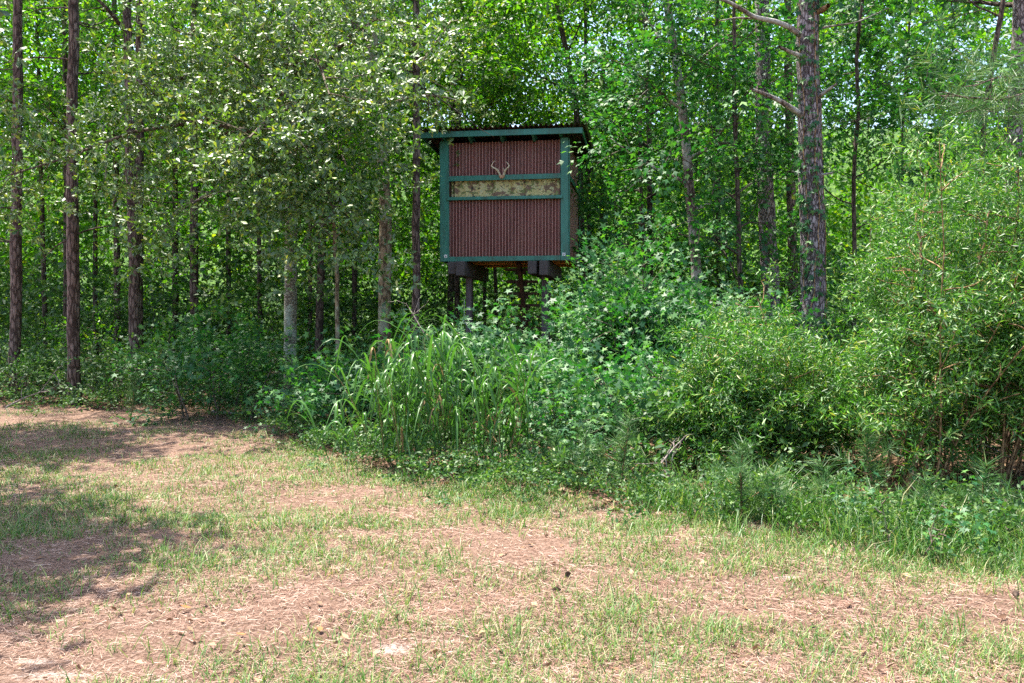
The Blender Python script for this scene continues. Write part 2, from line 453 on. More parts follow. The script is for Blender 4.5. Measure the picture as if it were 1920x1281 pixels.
def grass_mask(x, y):
    g = fbm(x * 0.8, y * 0.8, 41, 3) * 1.1 - 0.18
    g = g + 0.28 * np.exp(-((x + 3.4) / 1.6) ** 2 - ((y - 6.4) / 1.4) ** 2) + 0.22 * np.clip(x / 3, 0, 1)
    g = g + 0.6 * np.exp(-((x + 1.9) / 1.0) ** 2 - ((y - 8.6) / .5) ** 2)
    g = g + 0.65 * np.exp(-((edge_y(x) - y) / 0.55) ** 2) * (x > -2.6)
    g = g - .16 * np.clip((5.2 - y) / 1.5, 0, 1)
    return np.clip(g - 0.9 * sand_mask(x, y), 0, 1)

gx = np.concatenate([[-500, -250, -120, -60, -35, -22, -16, -12], np.arange(-9.5, 9.5, 0.085), [12, 16, 22, 35, 60, 120, 250, 500]])
gy = np.concatenate([[-300, -100, -30, -8, -2, 0.5, 1.8], np.arange(2.4, 16.0, 0.085), [16.4, 17, 18, 20, 23, 27, 31, 34, 38, 42, 46, 50, 55, 60, 65, 70, 75, 90, 150, 400, 900]])
GX, GY = np.meshgrid(gx, gy)
GZ = ground_z(GX, GY)
nv = np.stack([GX, GY, GZ], -1).reshape(-1, 3)
nx_, ny_ = len(gx), len(gy)
ii = (np.arange(ny_ - 1)[:, None] * nx_ + np.arange(nx_ - 1)[None, :]).ravel()
gf = np.stack([ii, ii + 1, ii + nx_ + 1, ii + nx_], -1)
gme = mesh_np('ground', nv, gf, smooth=True)
a1 = gme.attributes.new('sand', 'FLOAT', 'POINT'); a1.data.foreach_set('value', sand_mask(nv[:, 0], nv[:, 1]).astype(np.float32))
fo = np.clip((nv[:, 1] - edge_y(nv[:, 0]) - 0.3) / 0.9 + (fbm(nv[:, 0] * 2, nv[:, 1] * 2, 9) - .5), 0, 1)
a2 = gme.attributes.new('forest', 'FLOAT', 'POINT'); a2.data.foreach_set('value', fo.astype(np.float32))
a3 = gme.attributes.new('hillside', 'FLOAT', 'POINT'); a3.data.foreach_set('value', np.clip((nv[:, 1] - 33) / 6, 0, 1).astype(np.float32))
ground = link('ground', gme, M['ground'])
set_props(ground, kind='structure')

# ------------------------------------------------------------------ leaf shapes, sprays and crowns
def leaf_shape(kind):
    if kind == 'oval':
        v = [(0, 0, 0), (.5, .26, .06), (1, 0, -.04), (.5, -.26, .06)]; f = [(0, 2, 1), (0, 3, 2)]
    elif kind == 'obovate':
        v = [(0, 0, 0), (.68, .20, .04), (1, 0, -.02), (.68, -.20, .04)]; f = [(0, 2, 1), (0, 3, 2)]
    elif kind == 'lance':
        v = [(0, 0, 0), (.55, .105, .03), (1, 0, -.05), (.55, -.105, .03)]; f = [(0, 2, 1), (0, 3, 2)]
    elif kind == 'needle':
        v = [(0, .017, 0), (1, 0, -.08), (0, -.017, 0)]; f = [(0, 1, 2)]
    elif kind == 'lobed':
        v = [(0, 0, 0), (.50, -.52, -.10), (.48, -.17, .03), (1, 0, -.10), (.48, .17, .03), (.50, .52, -.10)]
        f = [(0, 1, 2), (0, 2, 3), (0, 3, 4), (0, 4, 5)]
    elif kind == 'star':
        out = []
        for ang, r in [(180, .10), (-128, .62), (-94, .30), (-62, .86), (-30, .36), (0, 1.0), (30, .36), (62, .86), (94, .30), (128, .62)]:
            a = math.radians(ang); out.append((r * math.cos(a) * .62 + .25, r * math.sin(a) * .62, -.10 * r * r))
        v = out
        f = [(0, 1 + i, 2 + i) for i in range(8)]
    return np.array(v, float), np.array(f, int)

def frames_to_mats(ax, nz):
    ax = norm(ax)
    side = norm(np.cross(nz, ax))
    nz2 = np.cross(ax, side)
    return np.stack([ax, side, nz2], axis=-1)          # columns

def make_spray(rng, kind):
    """a leafy twig along +X with its upper side +Z: returns leaf positions, axes, normals, sizes, and twig polylines"""
    P = []; A = []; Z = []; S = []; T = []
    def leaf(p, a, z, s): P.append(p); A.append(a); Z.append(z); S.append(s)
    r = rng
    if kind in ('woods', 'under'):
        L = .85
        T.append([(0, 0, 0), (L * .5, 0, .02), (L, 0, -.06)])
        for k in range(5):
            t = .15 + .2 * k; sgn = 1 if k % 2 else -1
            b = np.array([L * t, 0, .02]); d = norm([.7, sgn * (.5 + .5 * r.random()), .25 * r.normal()]); l = .34 * (1.15 - .5 * t)
            T.append([b, b + d * l])
            for q in np.linspace(.3, 1.05, 5):
                aa = norm(d + np.array([.2, 0, -.1]) + .65 * r.normal(size=3)); zz = norm(np.array([0, 0, 1.]) + .55 * r.normal(size=3))
                leaf(b + d * l * q + .03 * r.normal(size=3), aa, zz, .115 * r.uniform(.7, 1.25))
        for q in np.linspace(.1, 1.02, 10):
            leaf(np.array([L * q, 0, 0]) + .03 * r.normal(size=3), norm(np.array([.5, r.normal(), .1]) + .4 * r.normal(size=3)), norm(np.array([0, 0, 1.]) + .55 * r.normal(size=3)), .115 * r.uniform(.7, 1.25))
    elif kind == 'oak':
        L = .75
        T.append([(0, 0, 0), (L * .5, 0, .03), (L, 0, 0)])
        for k in range(7):
            t = .12 + .14 * k; sgn = 1 if k % 2 else -1
            b = np.array([L * t, 0, .03]); d = norm([.65, sgn * r.uniform(.35, 1.0), r.normal() * .3 + .1]); l = r.uniform(.14, .3)
            T.append([b, b + d * l]); e = b + d * l
            for q in range(9):
                aa = norm(d * .7 + .8 * r.normal(size=3)); zz = norm(np.array([0, -.0, 1.]) + .75 * r.normal(size=3))
                leaf(e - d * l * .25 * r.random(), aa, zz, .088 * r.uniform(.7, 1.25))
    elif kind in ('gum', 'gum_far'):
        L = .6
        T.append([(0, 0, 0), (L * .5, 0, .03), (L, 0, .03)])
        for k in range(20):
            t = .08 + .92 * k / 19; an = k * 2.4
            d = norm([.45, math.cos(an), .55 * math.sin(an) + .15]); l = r.uniform(.07, .17) * (1.2 - .5 * t)
            b = np.array([L * t, 0, .03]); e = b + d * l
            aa = norm(d * [1, 1, .1] + [.1, 0, -.28] + .3 * r.normal(size=3)); zz = norm(np.array([0, 0, 1.]) + .38 * r.normal(size=3))
            leaf(e, aa, zz, .12 * r.uniform(.4, 1.15))
    elif kind == 'myrtle':
        L = .36
        T.append([(0, 0, 0), (L * .5, 0, .0), (L, 0, .02)])
        for k in range(4):
            t = .2 + .2 * k; an = r.uniform(0, 6.28); d = norm([.8, .65 * math.cos(an), .65 * math.sin(an)]); l = r.uniform(.09, .17)
            b = np.array([L * t, 0, 0]); T.append([b, b + d * l])
            for q in range(8):
                a2 = q * 2.4; pp = norm(np.cross(d, [.3, .2, .9])); p2 = np.cross(d, pp)
                leaf(b + d * l * (.25 + .8 * q / 7), norm(d * .75 + pp * math.cos(a2) + p2 * math.sin(a2) + .15 * r.normal(size=3)), norm(d + .6 * r.normal(size=3) + np.array([0, 0, .5])), .056 * r.uniform(.5, 1.25))
        for q in range(16):
            a2 = q * 2.4
            leaf(np.array([L * (.2 + .8 * q / 15), 0, 0]), norm(np.array([.75, math.cos(a2), math.sin(a2)]) + .15 * r.normal(size=3)), norm(np.array([1, 0, .5]) + .6 * r.normal(size=3)), .056 * r.uniform(.5, 1.25))
    elif kind == 'pine':
        for k in range(3):
            e0 = np.array([.12 * k, 0, 0]) + (.10 * r.normal(size=3) if k else 0)
            d = norm(np.array([1, 0, .25]) + .45 * r.normal(size=3))
            T.append([e0, e0 + d * .22])
            for q in range(34):
                v = r.normal(size=3); v = norm(v - d * v.dot(d))
                leaf(e0 + d * r.uniform(.02, .22), norm(d * r.uniform(.15, 1.1) + v), norm(r.normal(size=3)), .21 * r.uniform(.7, 1.15))
    elif kind == 'tuft':
        for q in range(70):
            v = r.normal(size=3); d = np.array([1., 0, 0]); v = norm(v - d * v.dot(d))
            leaf(d * r.uniform(0, .14), norm(d * r.uniform(.1, .9) + v), norm(r.normal(size=3)), .17 * r.uniform(.7, 1.15))
    return np.array(P), np.array(A), np.array(Z), np.array(S), T

SHAPE = {'woods': 'oval', 'under': 'oval', 'oak': 'obovate', 'gum': 'star', 'gum_far': 'lobed', 'myrtle': 'lance', 'pine': 'needle', 'tuft': 'needle'}
SPRAYS = {}
def spray_lib(kind, n=8):
    if kind in SPRAYS: return SPRAYS[kind]
    rng = np.random.default_rng(abs(hash(kind)) % 1 + len(kind) * 7 + ord(kind[0]))
    lv, lf = leaf_shape(SHAPE[kind])
    lib = []
    for i in range(n):
        P, A, Z, S, T = make_spray(rng, kind)
        R = frames_to_mats(A, Z)
        V = P[:, None, :] + S[:, None, None] * np.einsum('nij,kj->nki', R, lv)
        F = (np.arange(len(P))[:, None, None] * len(lv) + lf[None]).reshape(-1, 3)
        lib.append((V.reshape(-1, 3), F, T))
    SPRAYS[kind] = lib
    return lib

def foliage_mesh(name, kind, pos, ax, nz, sc, rng):
    lib = spray_lib(kind)
    pos = np.asarray(pos, float); ax = np.asarray(ax, float); nz = np.asarray(nz, float); sc = np.asarray(sc, float)
    R = frames_to_mats(ax, nz)
    which = rng.integers(0, len(lib), len(pos))
    Vs = []; Fs = []; off = 0
    for t, (V, F, T) in enumerate(lib):
        idx = np.nonzero(which == t)[0]
        if len(idx) == 0: continue
        flip = np.where(rng.random(len(idx)) < .5, 1.0, -1.0)
        VV = np.einsum('kij,knj->kni', R[idx], V[None] * np.stack([np.ones_like(flip), flip, np.ones_like(flip)], -1)[:, None, :])
        VV = VV * sc[idx][:, None, None] + pos[idx][:, None, :]
        FF = F[None] + (np.arange(len(idx)) * len(V))[:, None, None] + off
        Vs.append(VV.reshape(-1, 3)); Fs.append(FF.reshape(-1, 3)); off += len(idx) * len(V)
    return mesh_np(name, np.concatenate(Vs), np.concatenate(Fs))

class Crown:
    def __init__(self, seed, kind):
        self.rng = np.random.default_rng(seed); self.kind = kind
        self.face = np.zeros(3); self.tubes = Tubes(); self.pos = []; self.ax = []; self.nz = []; self.sc = []
    def spray(self, p, d, s, flat=.35):
        r = self.rng
        self.pos.append(p); self.ax.append(norm(d)); self.nz.append(norm(np.array([0, 0, 1.]) + self.face + flat * r.normal(size=3))); self.sc.append(s)
    def poly(self, start, d, length, n=6, curl=.12, lift=0.0):
        r = self.rng; p = np.array(start, float); d = norm(np.array(d, float)); pts = [p.copy()]
        for i in range(n):
            d = norm(d + curl * r.normal(size=3) + np.array([0, 0, lift]))
            p = p + d * length / n; pts.append(p.copy())
        return np.array(pts)
    def limb(self, start, d, length, rad, n_sub=8, sub_len=1.2, n_spray=4, scale=1.0, lift=0.0, curl=.12, spread=1.0, tmin=.2, flat=.35, pts=None, subrad=.35, droop=0.0):
        r = self.rng
        if pts is None: pts = self.poly(start, d, length, 7, curl, lift)
        pts = np.asarray(pts, float)
        self.tubes.add(pts, np.linspace(rad, rad * .25, len(pts)), 6)
        seg = np.linspace(0, 1, len(pts))
        for k in range(n_sub):
            t = tmin + (1 - tmin) * (k + r.random()) / n_sub
            t = min(t, .99)
            b = np.array([np.interp(t, seg, pts[:, c]) for c in range(3)])
            i = min(int(t * (len(pts) - 1)), len(pts) - 2); td = norm(pts[i + 1] - pts[i])
            v = r.normal(size=3) * [1, 1, .45]; v = norm(v - td * v.dot(td))
            sd = norm(td * .55 + v * spread)
            sl = sub_len * (1.1 - .55 * t) * r.uniform(.65, 1.25)
            sp = self.poly(b, sd, sl, 4, .18, -droop)
            self.tubes.add(sp, np.linspace(max(rad * subrad * (1.1 - .6 * t), .006), .004, len(sp)), 4)
            ss = np.linspace(0, 1, len(sp))
            for q in range(n_spray):
                u = (q + .7) / n_spray
                bp = np.array([np.interp(u, ss, sp[:, c]) for c in range(3)])
                dd = norm(norm(sp[-1] - sp[0]) + .75 * r.normal(size=3) * [1, 1, .5] + np.array([0, 0, -droop]))
                self.spray(bp, dd, scale * r.uniform(.75, 1.2), flat)
    def leaves(self, name='crown'):
        return foliage_mesh(name, self.kind, self.pos, self.ax, self.nz, self.sc, self.rng)

def thing_at(name, x, y, label, cat, group=None):
    e = empty(name, (x, y, gz(x, y)))
    set_props(e, label, cat, group)
    return e

def rebase(me, x, y, z):
    n = len(me.vertices); a = np.empty(n * 3, np.float32); me.vertices.foreach_get('co', a)
    a = a.reshape(-1, 3) - np.array([x, y, z], np.float32); me.vertices.foreach_set('co', a.ravel()); me.update()
    return me

def part(root, name, me, mat):
    """link a mesh given in world coordinates as a part of the thing root"""
    rebase(me, *root.location)
    return link(name, me, mat, root)

def trunk_path(pix, d, height):
    """world polyline of a trunk traced at distance d, run down to the ground and up to its full height"""
    P = np.array([at(px, py, d) for px, py in pix])
    P = P[np.argsort(P[:, 2])]
    lo = P[0]; s = (P[1] - P[0]) / max(P[1, 2] - P[0, 2], .1)
    pts = []
    g0 = gz(lo[0], lo[1])
    if lo[2] > g0 + .15:
        b = lo - s * (lo[2] - g0) * .6; b[2] = g0 - .1; pts.append(b)
    pts += list(P)
    hi = P[-1]; s2 = (P[-1] - P[-2]) / max(P[-1, 2] - P[-2, 2], .1)
    if height > hi[2] + .5:
        e = hi + np.array([s2[0] * .5, s2[1] * .5, 1]) * (height - hi[2]); pts.append(e)
    pts = np.array(pts)
    z = np.arange(pts[0, 2], pts[-1, 2], .22)
    return np.stack([np.interp(z, pts[:, 2], pts[:, c]) for c in range(3)], -1)

def trunk_mesh(path, dia, rng, sides=14, flare=.35, rough=.04, wob=.02):
    n = len(path); h = path[:, 2] - path[0, 2]; H = h[-1]
    r = dia / 2 * (1 - .55 * np.clip((h - 3) / max(H, 6), 0, 1)) * (1 + flare * np.exp(-h / .35))
    p = path.copy()
    w1 = np.cumsum(rng.normal(size=(n, 2)), 0); w1 = w1 - np.linspace(0, 1, n)[:, None] * w1[-1]
    p[:, :2] += wob * w1 * .25
    v, f = tube_arrays(p, r, sides)
    v = v.reshape(n, sides, 3); c = p[:, None, :]
    v = c + (v - c) * (1 + rough * rng.normal(size=(n, sides, 1)))
    return mesh_np('trunk', v.reshape(-1, 3), f, smooth=True), p, r

# shared high pine crowns
def pine_crown_mesh(seed):
    c = Crown(seed, 'pine'); r = c.rng
    for k in range(9):
        z = -2.6 + 4.4 * k / 8; az = k * 2.4 + r.normal() * .3
        L = 2.3 * (1 - .16 * abs(z + .6)) * r.uniform(.7, 1.1)
        c.limb((0, 0, z), (math.cos(az), math.sin(az), .35), L, .05, 4, .8, 2, 1.25, .05, .1, 1.0, .35)
    return c.leaves('pine_crown'), c.tubes.mesh('crown_branches')
PINE_CROWNS = [pine_crown_mesh(300 + i) for i in range(3)]

def pine(name, pix, d, wpx, label, height=15.0, mat='pine_bark', seed=1, sides=12, group=None, crown=True, stubs=5, zlow=2.5):
    rng = np.random.default_rng(seed)
    path = trunk_path(pix, d, height)
    root = thing_at(name, path[0, 0], path[0, 1], label, 'tree', group)
    me, p, r = trunk_mesh(path, wpx / FPX * d, rng, sides)
    part(root, 'trunk', me, M[mat])
    for k in range(stubs):
        i = min(int((zlow + rng.uniform(0, 6)) / .22), len(p) - 2)
        az = rng.uniform(0, 6.28); L = rng.uniform(.4, 1.7)
        t = Tubes(); cc = Crown(seed * 31 + k, 'pine')
        pts = cc.poly(p[i], (math.cos(az), math.sin(az), rng.uniform(-.2, .4)), L, 6, .14, .02)
        t.add(pts, np.linspace(.018, .004, len(pts)), 5)
        for q in range(3):
            j = rng.integers(2, 6); sp = cc.poly(pts[j], norm(pts[j] - pts[0]) + .8 * rng.normal(size=3), L * .35, 3, .2)
            t.add(sp, np.linspace(.006, .002, len(sp)), 4)
        part(root, 'dead_branch', t.mesh('dead_branch'), M['dark_bark'])
    if crown:
        lm, bm_ = PINE_CROWNS[seed % 3]
        top = p[-1] - np.array(root.location)
        for nm, me_, mt in (('crown', lm, M['needle']), ('crown_branches', bm_, M['dark_bark'])):
            o = link(nm, me_, mt, root); o.location = top - np.array([0, 0, 1.2]); o.rotation_euler = (0, 0, seed * 1.3)
            if nm == 'crown_branches': o['kind'] = 'stuff'
    return root, p, r

def hardwood(name, pix, d, wpx, label, height, mat, kind, leaf, seed, zc=2.5, n_limb=9, limb_len=2.2, n_sub=7, sub_len=1.0, n_spray=4, scale=1.0, lift=.03, extra=None, sides=10, dirbias=(0, 0, 0), group=None, droop=0.0, up=(.1, .7)):
    c = Crown(seed, kind); rng = c.rng
    path = trunk_path(pix, d, height)
    root = thing_at(name, path[0, 0], path[0, 1], label, 'tree', group)
    me, p, r = trunk_mesh(path, wpx / FPX * d, rng, sides, rough=.03)
    part(root, 'trunk', me, M[mat])
    i0 = int(np.searchsorted(p[:, 2], zc))
    for k in range(n_limb):
        i = int(i0 + (len(p) - 1 - i0) * (k + .5) / n_limb)
        i = min(i, len(p) - 1)
        az = k * 2.4 + rng.normal() * .4
        dd = np.array([math.cos(az), math.sin(az), rng.uniform(*up)]) + np.array(dirbias)
        L = limb_len * rng.uniform(.7, 1.2) * (1 - .35 * k / n_limb)
        c.limb(p[i], dd, L, max(r[i] * .45, .012), n_sub, sub_len, n_spray, scale, lift, .12, droop=droop)
    if extra: extra(c, p, r)
    b = part(root, 'branches', c.tubes.mesh('branches'), M['twig'] if mat in ('grey_bark',) else M[mat]); b['kind'] = 'stuff'
    part(root, 'crown', c.leaves(), M[leaf])
    return root, p, r


# ------------------------------------------------------------------ the hunting blind
BX, BY = at(945, 600, 16.75)[0], 16.75
blind = empty('hunting_blind', (BX, BY, gz(BX, BY)), math.radians(-9.0))
set_props(blind, 'maroon corrugated box blind with green trim raised on timber posts', 'hunting blind')
HW, DEP = 1.22, 2.44
Z0, Z1 = 2.58, 4.86          # floor underside, wall top at the front

def bpart(name, me, mat, parent=None):
    return link(name, me, M[mat], parent or blind)

def bbox(name, x0, x1, y0, y1, z0, z1, mat, parent=None, bevel=.004):
    return bpart(name, box_mesh(name, x0, x1, y0, y1, z0, z1, bevel), mat, parent)

def corrugated(name, width, height, pitch=.0635, amp=.017, per=10, nz=2):
    """upright corrugated sheet in the XZ plane from the origin, ridges vertical, 1.5 mm thick"""
    n = int(width / pitch * per)
    x = np.linspace(0, width, n + 1)
    y = amp * np.cos(2 * math.pi * x / pitch)
    zz = np.linspace(0, height, nz)
    V = []
    for off in (0, .0015):
        for z in zz: V.append(np.stack([x, y + off, np.full_like(x, z)], -1))
    V = np.concatenate(V); W = n + 1; F = []
    for s in range(2):
        base = s * nz * W
        for k in range(nz - 1):
            i = base + k * W + np.arange(n)
            q = np.stack([i, i + 1, i + W + 1, i + W], -1)
            F.append(q if s == 0 else q[:, ::-1])
    return mesh_np(name, V, np.concatenate(F), smooth=True)

# walls
PX0, PX1 = -HW + .155, HW - .145
for (z0, z1) in ((2.66, 3.745), (4.19, 4.83)):
    w = (PX1 - PX0) / 2
    for k in range(2):
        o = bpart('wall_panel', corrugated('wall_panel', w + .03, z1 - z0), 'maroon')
        o.location = (PX0 - .015 + k * w, .036 + .004 * k, z0)
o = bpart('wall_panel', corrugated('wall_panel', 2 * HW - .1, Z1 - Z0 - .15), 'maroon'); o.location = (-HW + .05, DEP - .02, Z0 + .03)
for sx in (-1, 1):
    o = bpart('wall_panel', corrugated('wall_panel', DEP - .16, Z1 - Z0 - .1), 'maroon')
    o.rotation_euler = (0, 0, math.pi / 2); o.location = (sx * (HW - .035), .08, Z0 + .03)
# green trim: corner boards on both faces, bottom, beam, sill
for sx in (-1, 1):
    wd = .165 if sx < 0 else .148
    xo = sx * HW
    bbox('corner_board', min(xo, xo - sx * wd), max(xo, xo - sx * wd), -.022, .0, Z0 + .003, Z1, 'green')
    bbox('corner_board', xo - (.0 if sx > 0 else .02), xo + (.02 if sx > 0 else .0), .002, .095, Z0 + .003, Z1 - .01, 'green')
    bbox('corner_board', xo - (.0 if sx > 0 else .02), xo + (.02 if sx > 0 else .0), DEP - .10, DEP, Z0 + .003, Z1 - .15, 'green')
    bbox('side_rail', xo - (.0 if sx > 0 else .02), xo + (.02 if sx > 0 else .0), .10, DEP - .105, 4.10, 4.19, 'green')
    bbox('side_rail', xo - (.0 if sx > 0 else .02), xo + (.02 if sx > 0 else .0), .10, DEP - .105, Z0 + .004, Z0 + .09, 'green')
    bbox('corner_post', sx * (HW - .05) - .044, sx * (HW - .05) + .044, .004, .09, Z0 + .05, Z1 - .03, 'stair')
bbox('bottom_board', PX0 + .004, PX1 - .004, -.019, .0, Z0 + .005, Z0 + .095, 'green')
bbox('window_header', PX0 + .003, PX1 - .003, -.026, .012, 4.105, 4.20, 'green')
bbox('window_sill', PX0 - .03, PX1 + .04, -.065, .055, 3.735, 3.795, 'green')
for sx, xx in ((-1, PX0), (1, PX1)):
    bbox('window_jamb', xx - .02, xx + .02, .012, .10, 3.80, 4.10, 'stair')
# floor and joists
bbox('floor', -HW + .02, HW - .02, .02, DEP - .01, Z0 + .03, Z0 + .055, 'ply')
for k in range(2):
    yy = .95 + .95 * k
    bbox('joist', -HW + .03, HW - .03, yy, yy + .04, Z0 - .005, Z0 + .028, 'ply')
# roof: corrugated sheets running front to back on rafters, fascia all round
RX0, RX1, RY0, RY1 = -1.53, 1.50, -.30, DEP + .32
RS = -.055
def roof_z(y): return 4.985 + RS * (y - RY0)
nw = 3
wid = (RX1 - RX0 + .06) / nw
for k in range(nw):
    me = corrugated('roof_sheet', wid + .05, RY1 - RY0 + .09, .095, .024)
    me.transform(Matrix.Rotation(math.radians(-90), 4, 'X'))
    o = bpart('roof_sheet', me, 'roof')
    o.location = (RX0 - .03 + k * wid, RY0 - .06, roof_z(RY0) + .046 + .003 * k); o.rotation_euler = (math.atan(RS), 0, 0)
seam = RX0 + .36
for (xa, xb) in ((RX0, seam - .002), (seam + .002, RX1)):
    bbox('fascia', xa, xb, RY0, RY0 + .022, 4.875, 4.982, 'green')
bpart('fascia', beam_mesh('fascia', (RX0, RY1, roof_z(RY1) - .05), (RX1, RY1, roof_z(RY1) - .05), .022, .09), 'green')
for xx in (RX0 + .011, RX1 - .011):
    bpart('rake_board', beam_mesh('rake_board', (xx, RY0 + .025, roof_z(RY0) - .052), (xx, RY1 - .015, roof_z(RY1) - .052), .022, .10), 'green')
for xx in (-1.12, -.62, -.02, .58, 1.08):
    bpart('rafter', beam_mesh('rafter', (xx, RY0 + .026, roof_z(RY0) - .062), (xx, RY1 - .016, roof_z(RY1) - .062), .04, .085), 'green')
for xx in (-.62, -.02, .58):
    me = bpy.data.meshes.new('rafter_tail')
    v = [(xx - .022, RY0 + .03, 4.875), (xx - .022, -.01, 4.80), (xx - .022, -.01, 4.875), (xx + .022, RY0 + .03, 4.875), (xx + .022, -.01, 4.80), (xx + .022, -.01, 4.875)]
    me.from_pydata([Vector(a) for a in v], [], [(0, 1, 2), (3, 5, 4), (0, 3, 4, 1), (0, 2, 5, 3), (1, 4, 5, 2)])
    bpart('rafter_tail', me, 'green')
bbox('outrigger', HW + .03, RX1 - .03, DEP - .02, DEP + .05, 4.60, 4.69, 'timber')
bbox('outrigger', RX0 + .03, -HW - .03, DEP - .02, DEP + .05, 4.60, 4.69, 'timber')
# paired carrying timbers and posts
for i, (xx, y0, h) in enumerate(((-.985, -.06, .235), (-.80, -.20, .275), (.545, -.06, .245), (.775, -.18, .275))):
    bbox('carrying_beam', xx - .085, xx + .085, y0, 2.30, Z0 - .002 - h, Z0 - .004 - (.0), 'timber', bevel=.012)
for sxx in (-1, 1):
    for yy in (.62, 1.85):
        xx = {(-1, .62): -.80, (-1, 1.85): -1.03, (1, .62): .70, (1, 1.85): .62}[(sxx, yy)]
        gl = -blind.location.z - .2
        o = bbox('support_post', xx - .058, xx + .058, yy - .058, yy + .058, -.25, Z0 - .03, 'post', bevel=.01)
        if yy < 1:
            t = bpy.data.objects.new('bolt', box_mesh('bolt', xx - .13, xx + .13, yy - .012, yy + .012, Z0 - .15, Z0 - .126)); COL.objects.link(t); t.data.materials.append(M['mark']); t.parent = o
# small white tags with a dark mark
def tag_plate(x, y, z, s=.058, parent=None):
    o = bbox('tag_plate', x - s / 2, x + s / 2, y - .004, y, z - s / 2, z + s / 2, 'white', parent, .001)
    bm = bmesh.new()
    bmesh.ops.create_circle(bm, cap_ends=True, segments=10, radius=s * .26)
    me = bpy.data.meshes.new('mark'); bm.to_mesh(me); bm.free()
    me.transform(Matrix.Translation((x, y - .0065, z - s * .06)) @ Matrix.Rotation(math.radians(90), 4, 'X') @ Matrix.Scale(.75, 4, (1, 0, 0)))
    link('mark', me, M['mark'], o)
    return o
tag_plate(-HW + .10, -.0225, Z0 + .105); tag_plate(HW - .085, -.0225, Z0 + .115)
tag_plate(-.80, .62 - .0585, Z0 - .88, .062)
w = Tubes(); w.add([(-.88, .54, Z0 - .92), (-.887, .54, Z0 - 1.15), (-.83, .53, Z0 - 1.20), (-.76, .54, Z0 - 1.30), (-.73, .56, Z0 - 1.6)], [.005] * 5, 5)
bpart('cable', w.mesh('cable'), 'white')
w = Tubes(); w.add([(-.88, .545, Z0 - .7), (-.885, .54, Z0 - 1.15)], [.004] * 2, 5)
bpart('cable', w.mesh('cable'), 'white')

# open-tread stair that climbs from behind up to the floor
stair = empty('open_stair', (BX, BY, gz(BX, BY)), math.radians(-9.0))
set_props(stair, 'brown open-tread stair with a single central stringer under the blind', 'stair')
SX, sy0, sz0, sy1, sz1 = .20, .55, 2.60, 2.55, .05
link('stringer', beam_mesh('stringer', (SX, sy0, sz0), (SX, sy1, sz1), .075, .15), M['stair'], stair)
nst = 11
for k in range(nst):
    t = (k + .9) / nst
    yy = sy0 + (sy1 - sy0) * t + .10; zz = sz0 + (sz1 - sz0) * t + .05
    tr = link('tread', box_mesh('tread', SX - .31, SX + .31, yy - .11, yy + .11, zz, zz + .05), M['stair'], stair)
    link('cleat', box_mesh('cleat', SX - .10, SX + .10, yy - .08, yy + .03, zz - .075, zz - .003), M['stair'], tr)

# camouflage curtain behind the window slot
def curtain_mesh(x0, x1, z0, z1, seed, folds):
    n = 90; mz = 8
    r = np.random.default_rng(seed)
    x = np.linspace(x0, x1, n)
    y = .062 + .018 * np.sin(2 * math.pi * folds * (x - x0) / (x1 - x0) + r.uniform(0, 6)) + .008 * np.sin(2 * math.pi * folds * 2.3 * (x - x0) / (x1 - x0))
    V = []
    for k in range(mz):
        z = z0 + (z1 - z0) * k / (mz - 1)
        V.append(np.stack([x, y * (1 + .1 * k / mz) + .004 * np.sin(x * 31 + k), np.full_like(x, z)], -1))
    V = np.concatenate(V); i = (np.arange(mz - 1)[:, None] * n + np.arange(n - 1)[None]).ravel()
    return mesh_np('curtain', V, np.stack([i, i + 1, i + n + 1, i + n], -1), smooth=True)
for (xa, xb, sd, fl, lab) in ((PX0 + .10, -.02, 3, 3, 'left half of the camouflage cloth curtain behind the window slot'), (-.03, PX1 - .025, 5, 4, 'right half of the camouflage cloth curtain behind the window slot'),
                              (PX0 + .03, PX0 + .085, 8, 1, 'narrow dark strip of camouflage curtain at the slot\'s left end')):
    o = link('curtain', curtain_mesh(xa, xb, 3.78, 4.12, sd, fl), M['camo'])
    o.location = blind.location; o.rotation_euler = blind.rotation_euler
    if sd == 5: o.location.y += .006
    if sd == 8: o.location.y += .05
    set_props(o, lab, 'curtain', 'camouflage curtains in the window slot')

# antlers on the window header
ant = empty('antlers', (BX, BY, gz(BX, BY)), math.radians(-9.0))
set_props(ant, 'pale curved deer antlers on a small skull plate above the window slot', 'antlers')
ACX, ACZ = -.035, 4.155
def az_(zx, zy, fy): return (ACX + (zx - 912) * .00177, -.03 + fy, ACZ - (zy - 575) * .00177)
def antler(paths):
    t = Tubes()
    for pts, r0 in paths:
        p = np.array([az_(*q) for q in pts]); s = np.linspace(0, 1, len(p)); u = np.linspace(0, 1, len(p) * 4)
        q = np.stack([np.interp(u, s, p[:, c]) for c in range(3)], -1)
        for _ in range(3): q[1:-1] = (q[:-2] + 2 * q[1:-1] + q[2:]) / 4
        t.add(q, r0 * (1 - .85 * u ** 1.5), 8)
    return t.mesh('antler')
link('antler', antler([([(894, 560, -.02), (884, 525, -.05), (860, 498, -.09), (822, 478, -.12), (812, 466, -.13), (824, 440, -.14), (850, 412, -.12)], .020), ([(884, 530, -.05), (883, 505, -.07), (881, 483, -.09)], .009), ([(822, 478, -.12), (815, 492, -.12)], .008)]), M['antler'], ant)
link('antler', antler([([(934, 560, -.02), (944, 530, -.05), (962, 505, -.09), (996, 482, -.12), (1003, 470, -.13), (990, 448, -.14), (966, 424, -.12)], .020), ([(946, 530, -.05), (940, 500, -.07), (930, 474, -.09)], .009)]), M['antler'], ant)
bm = bmesh.new(); bmesh.ops.create_uvsphere(bm, u_segments=12, v_segments=8, radius=1)
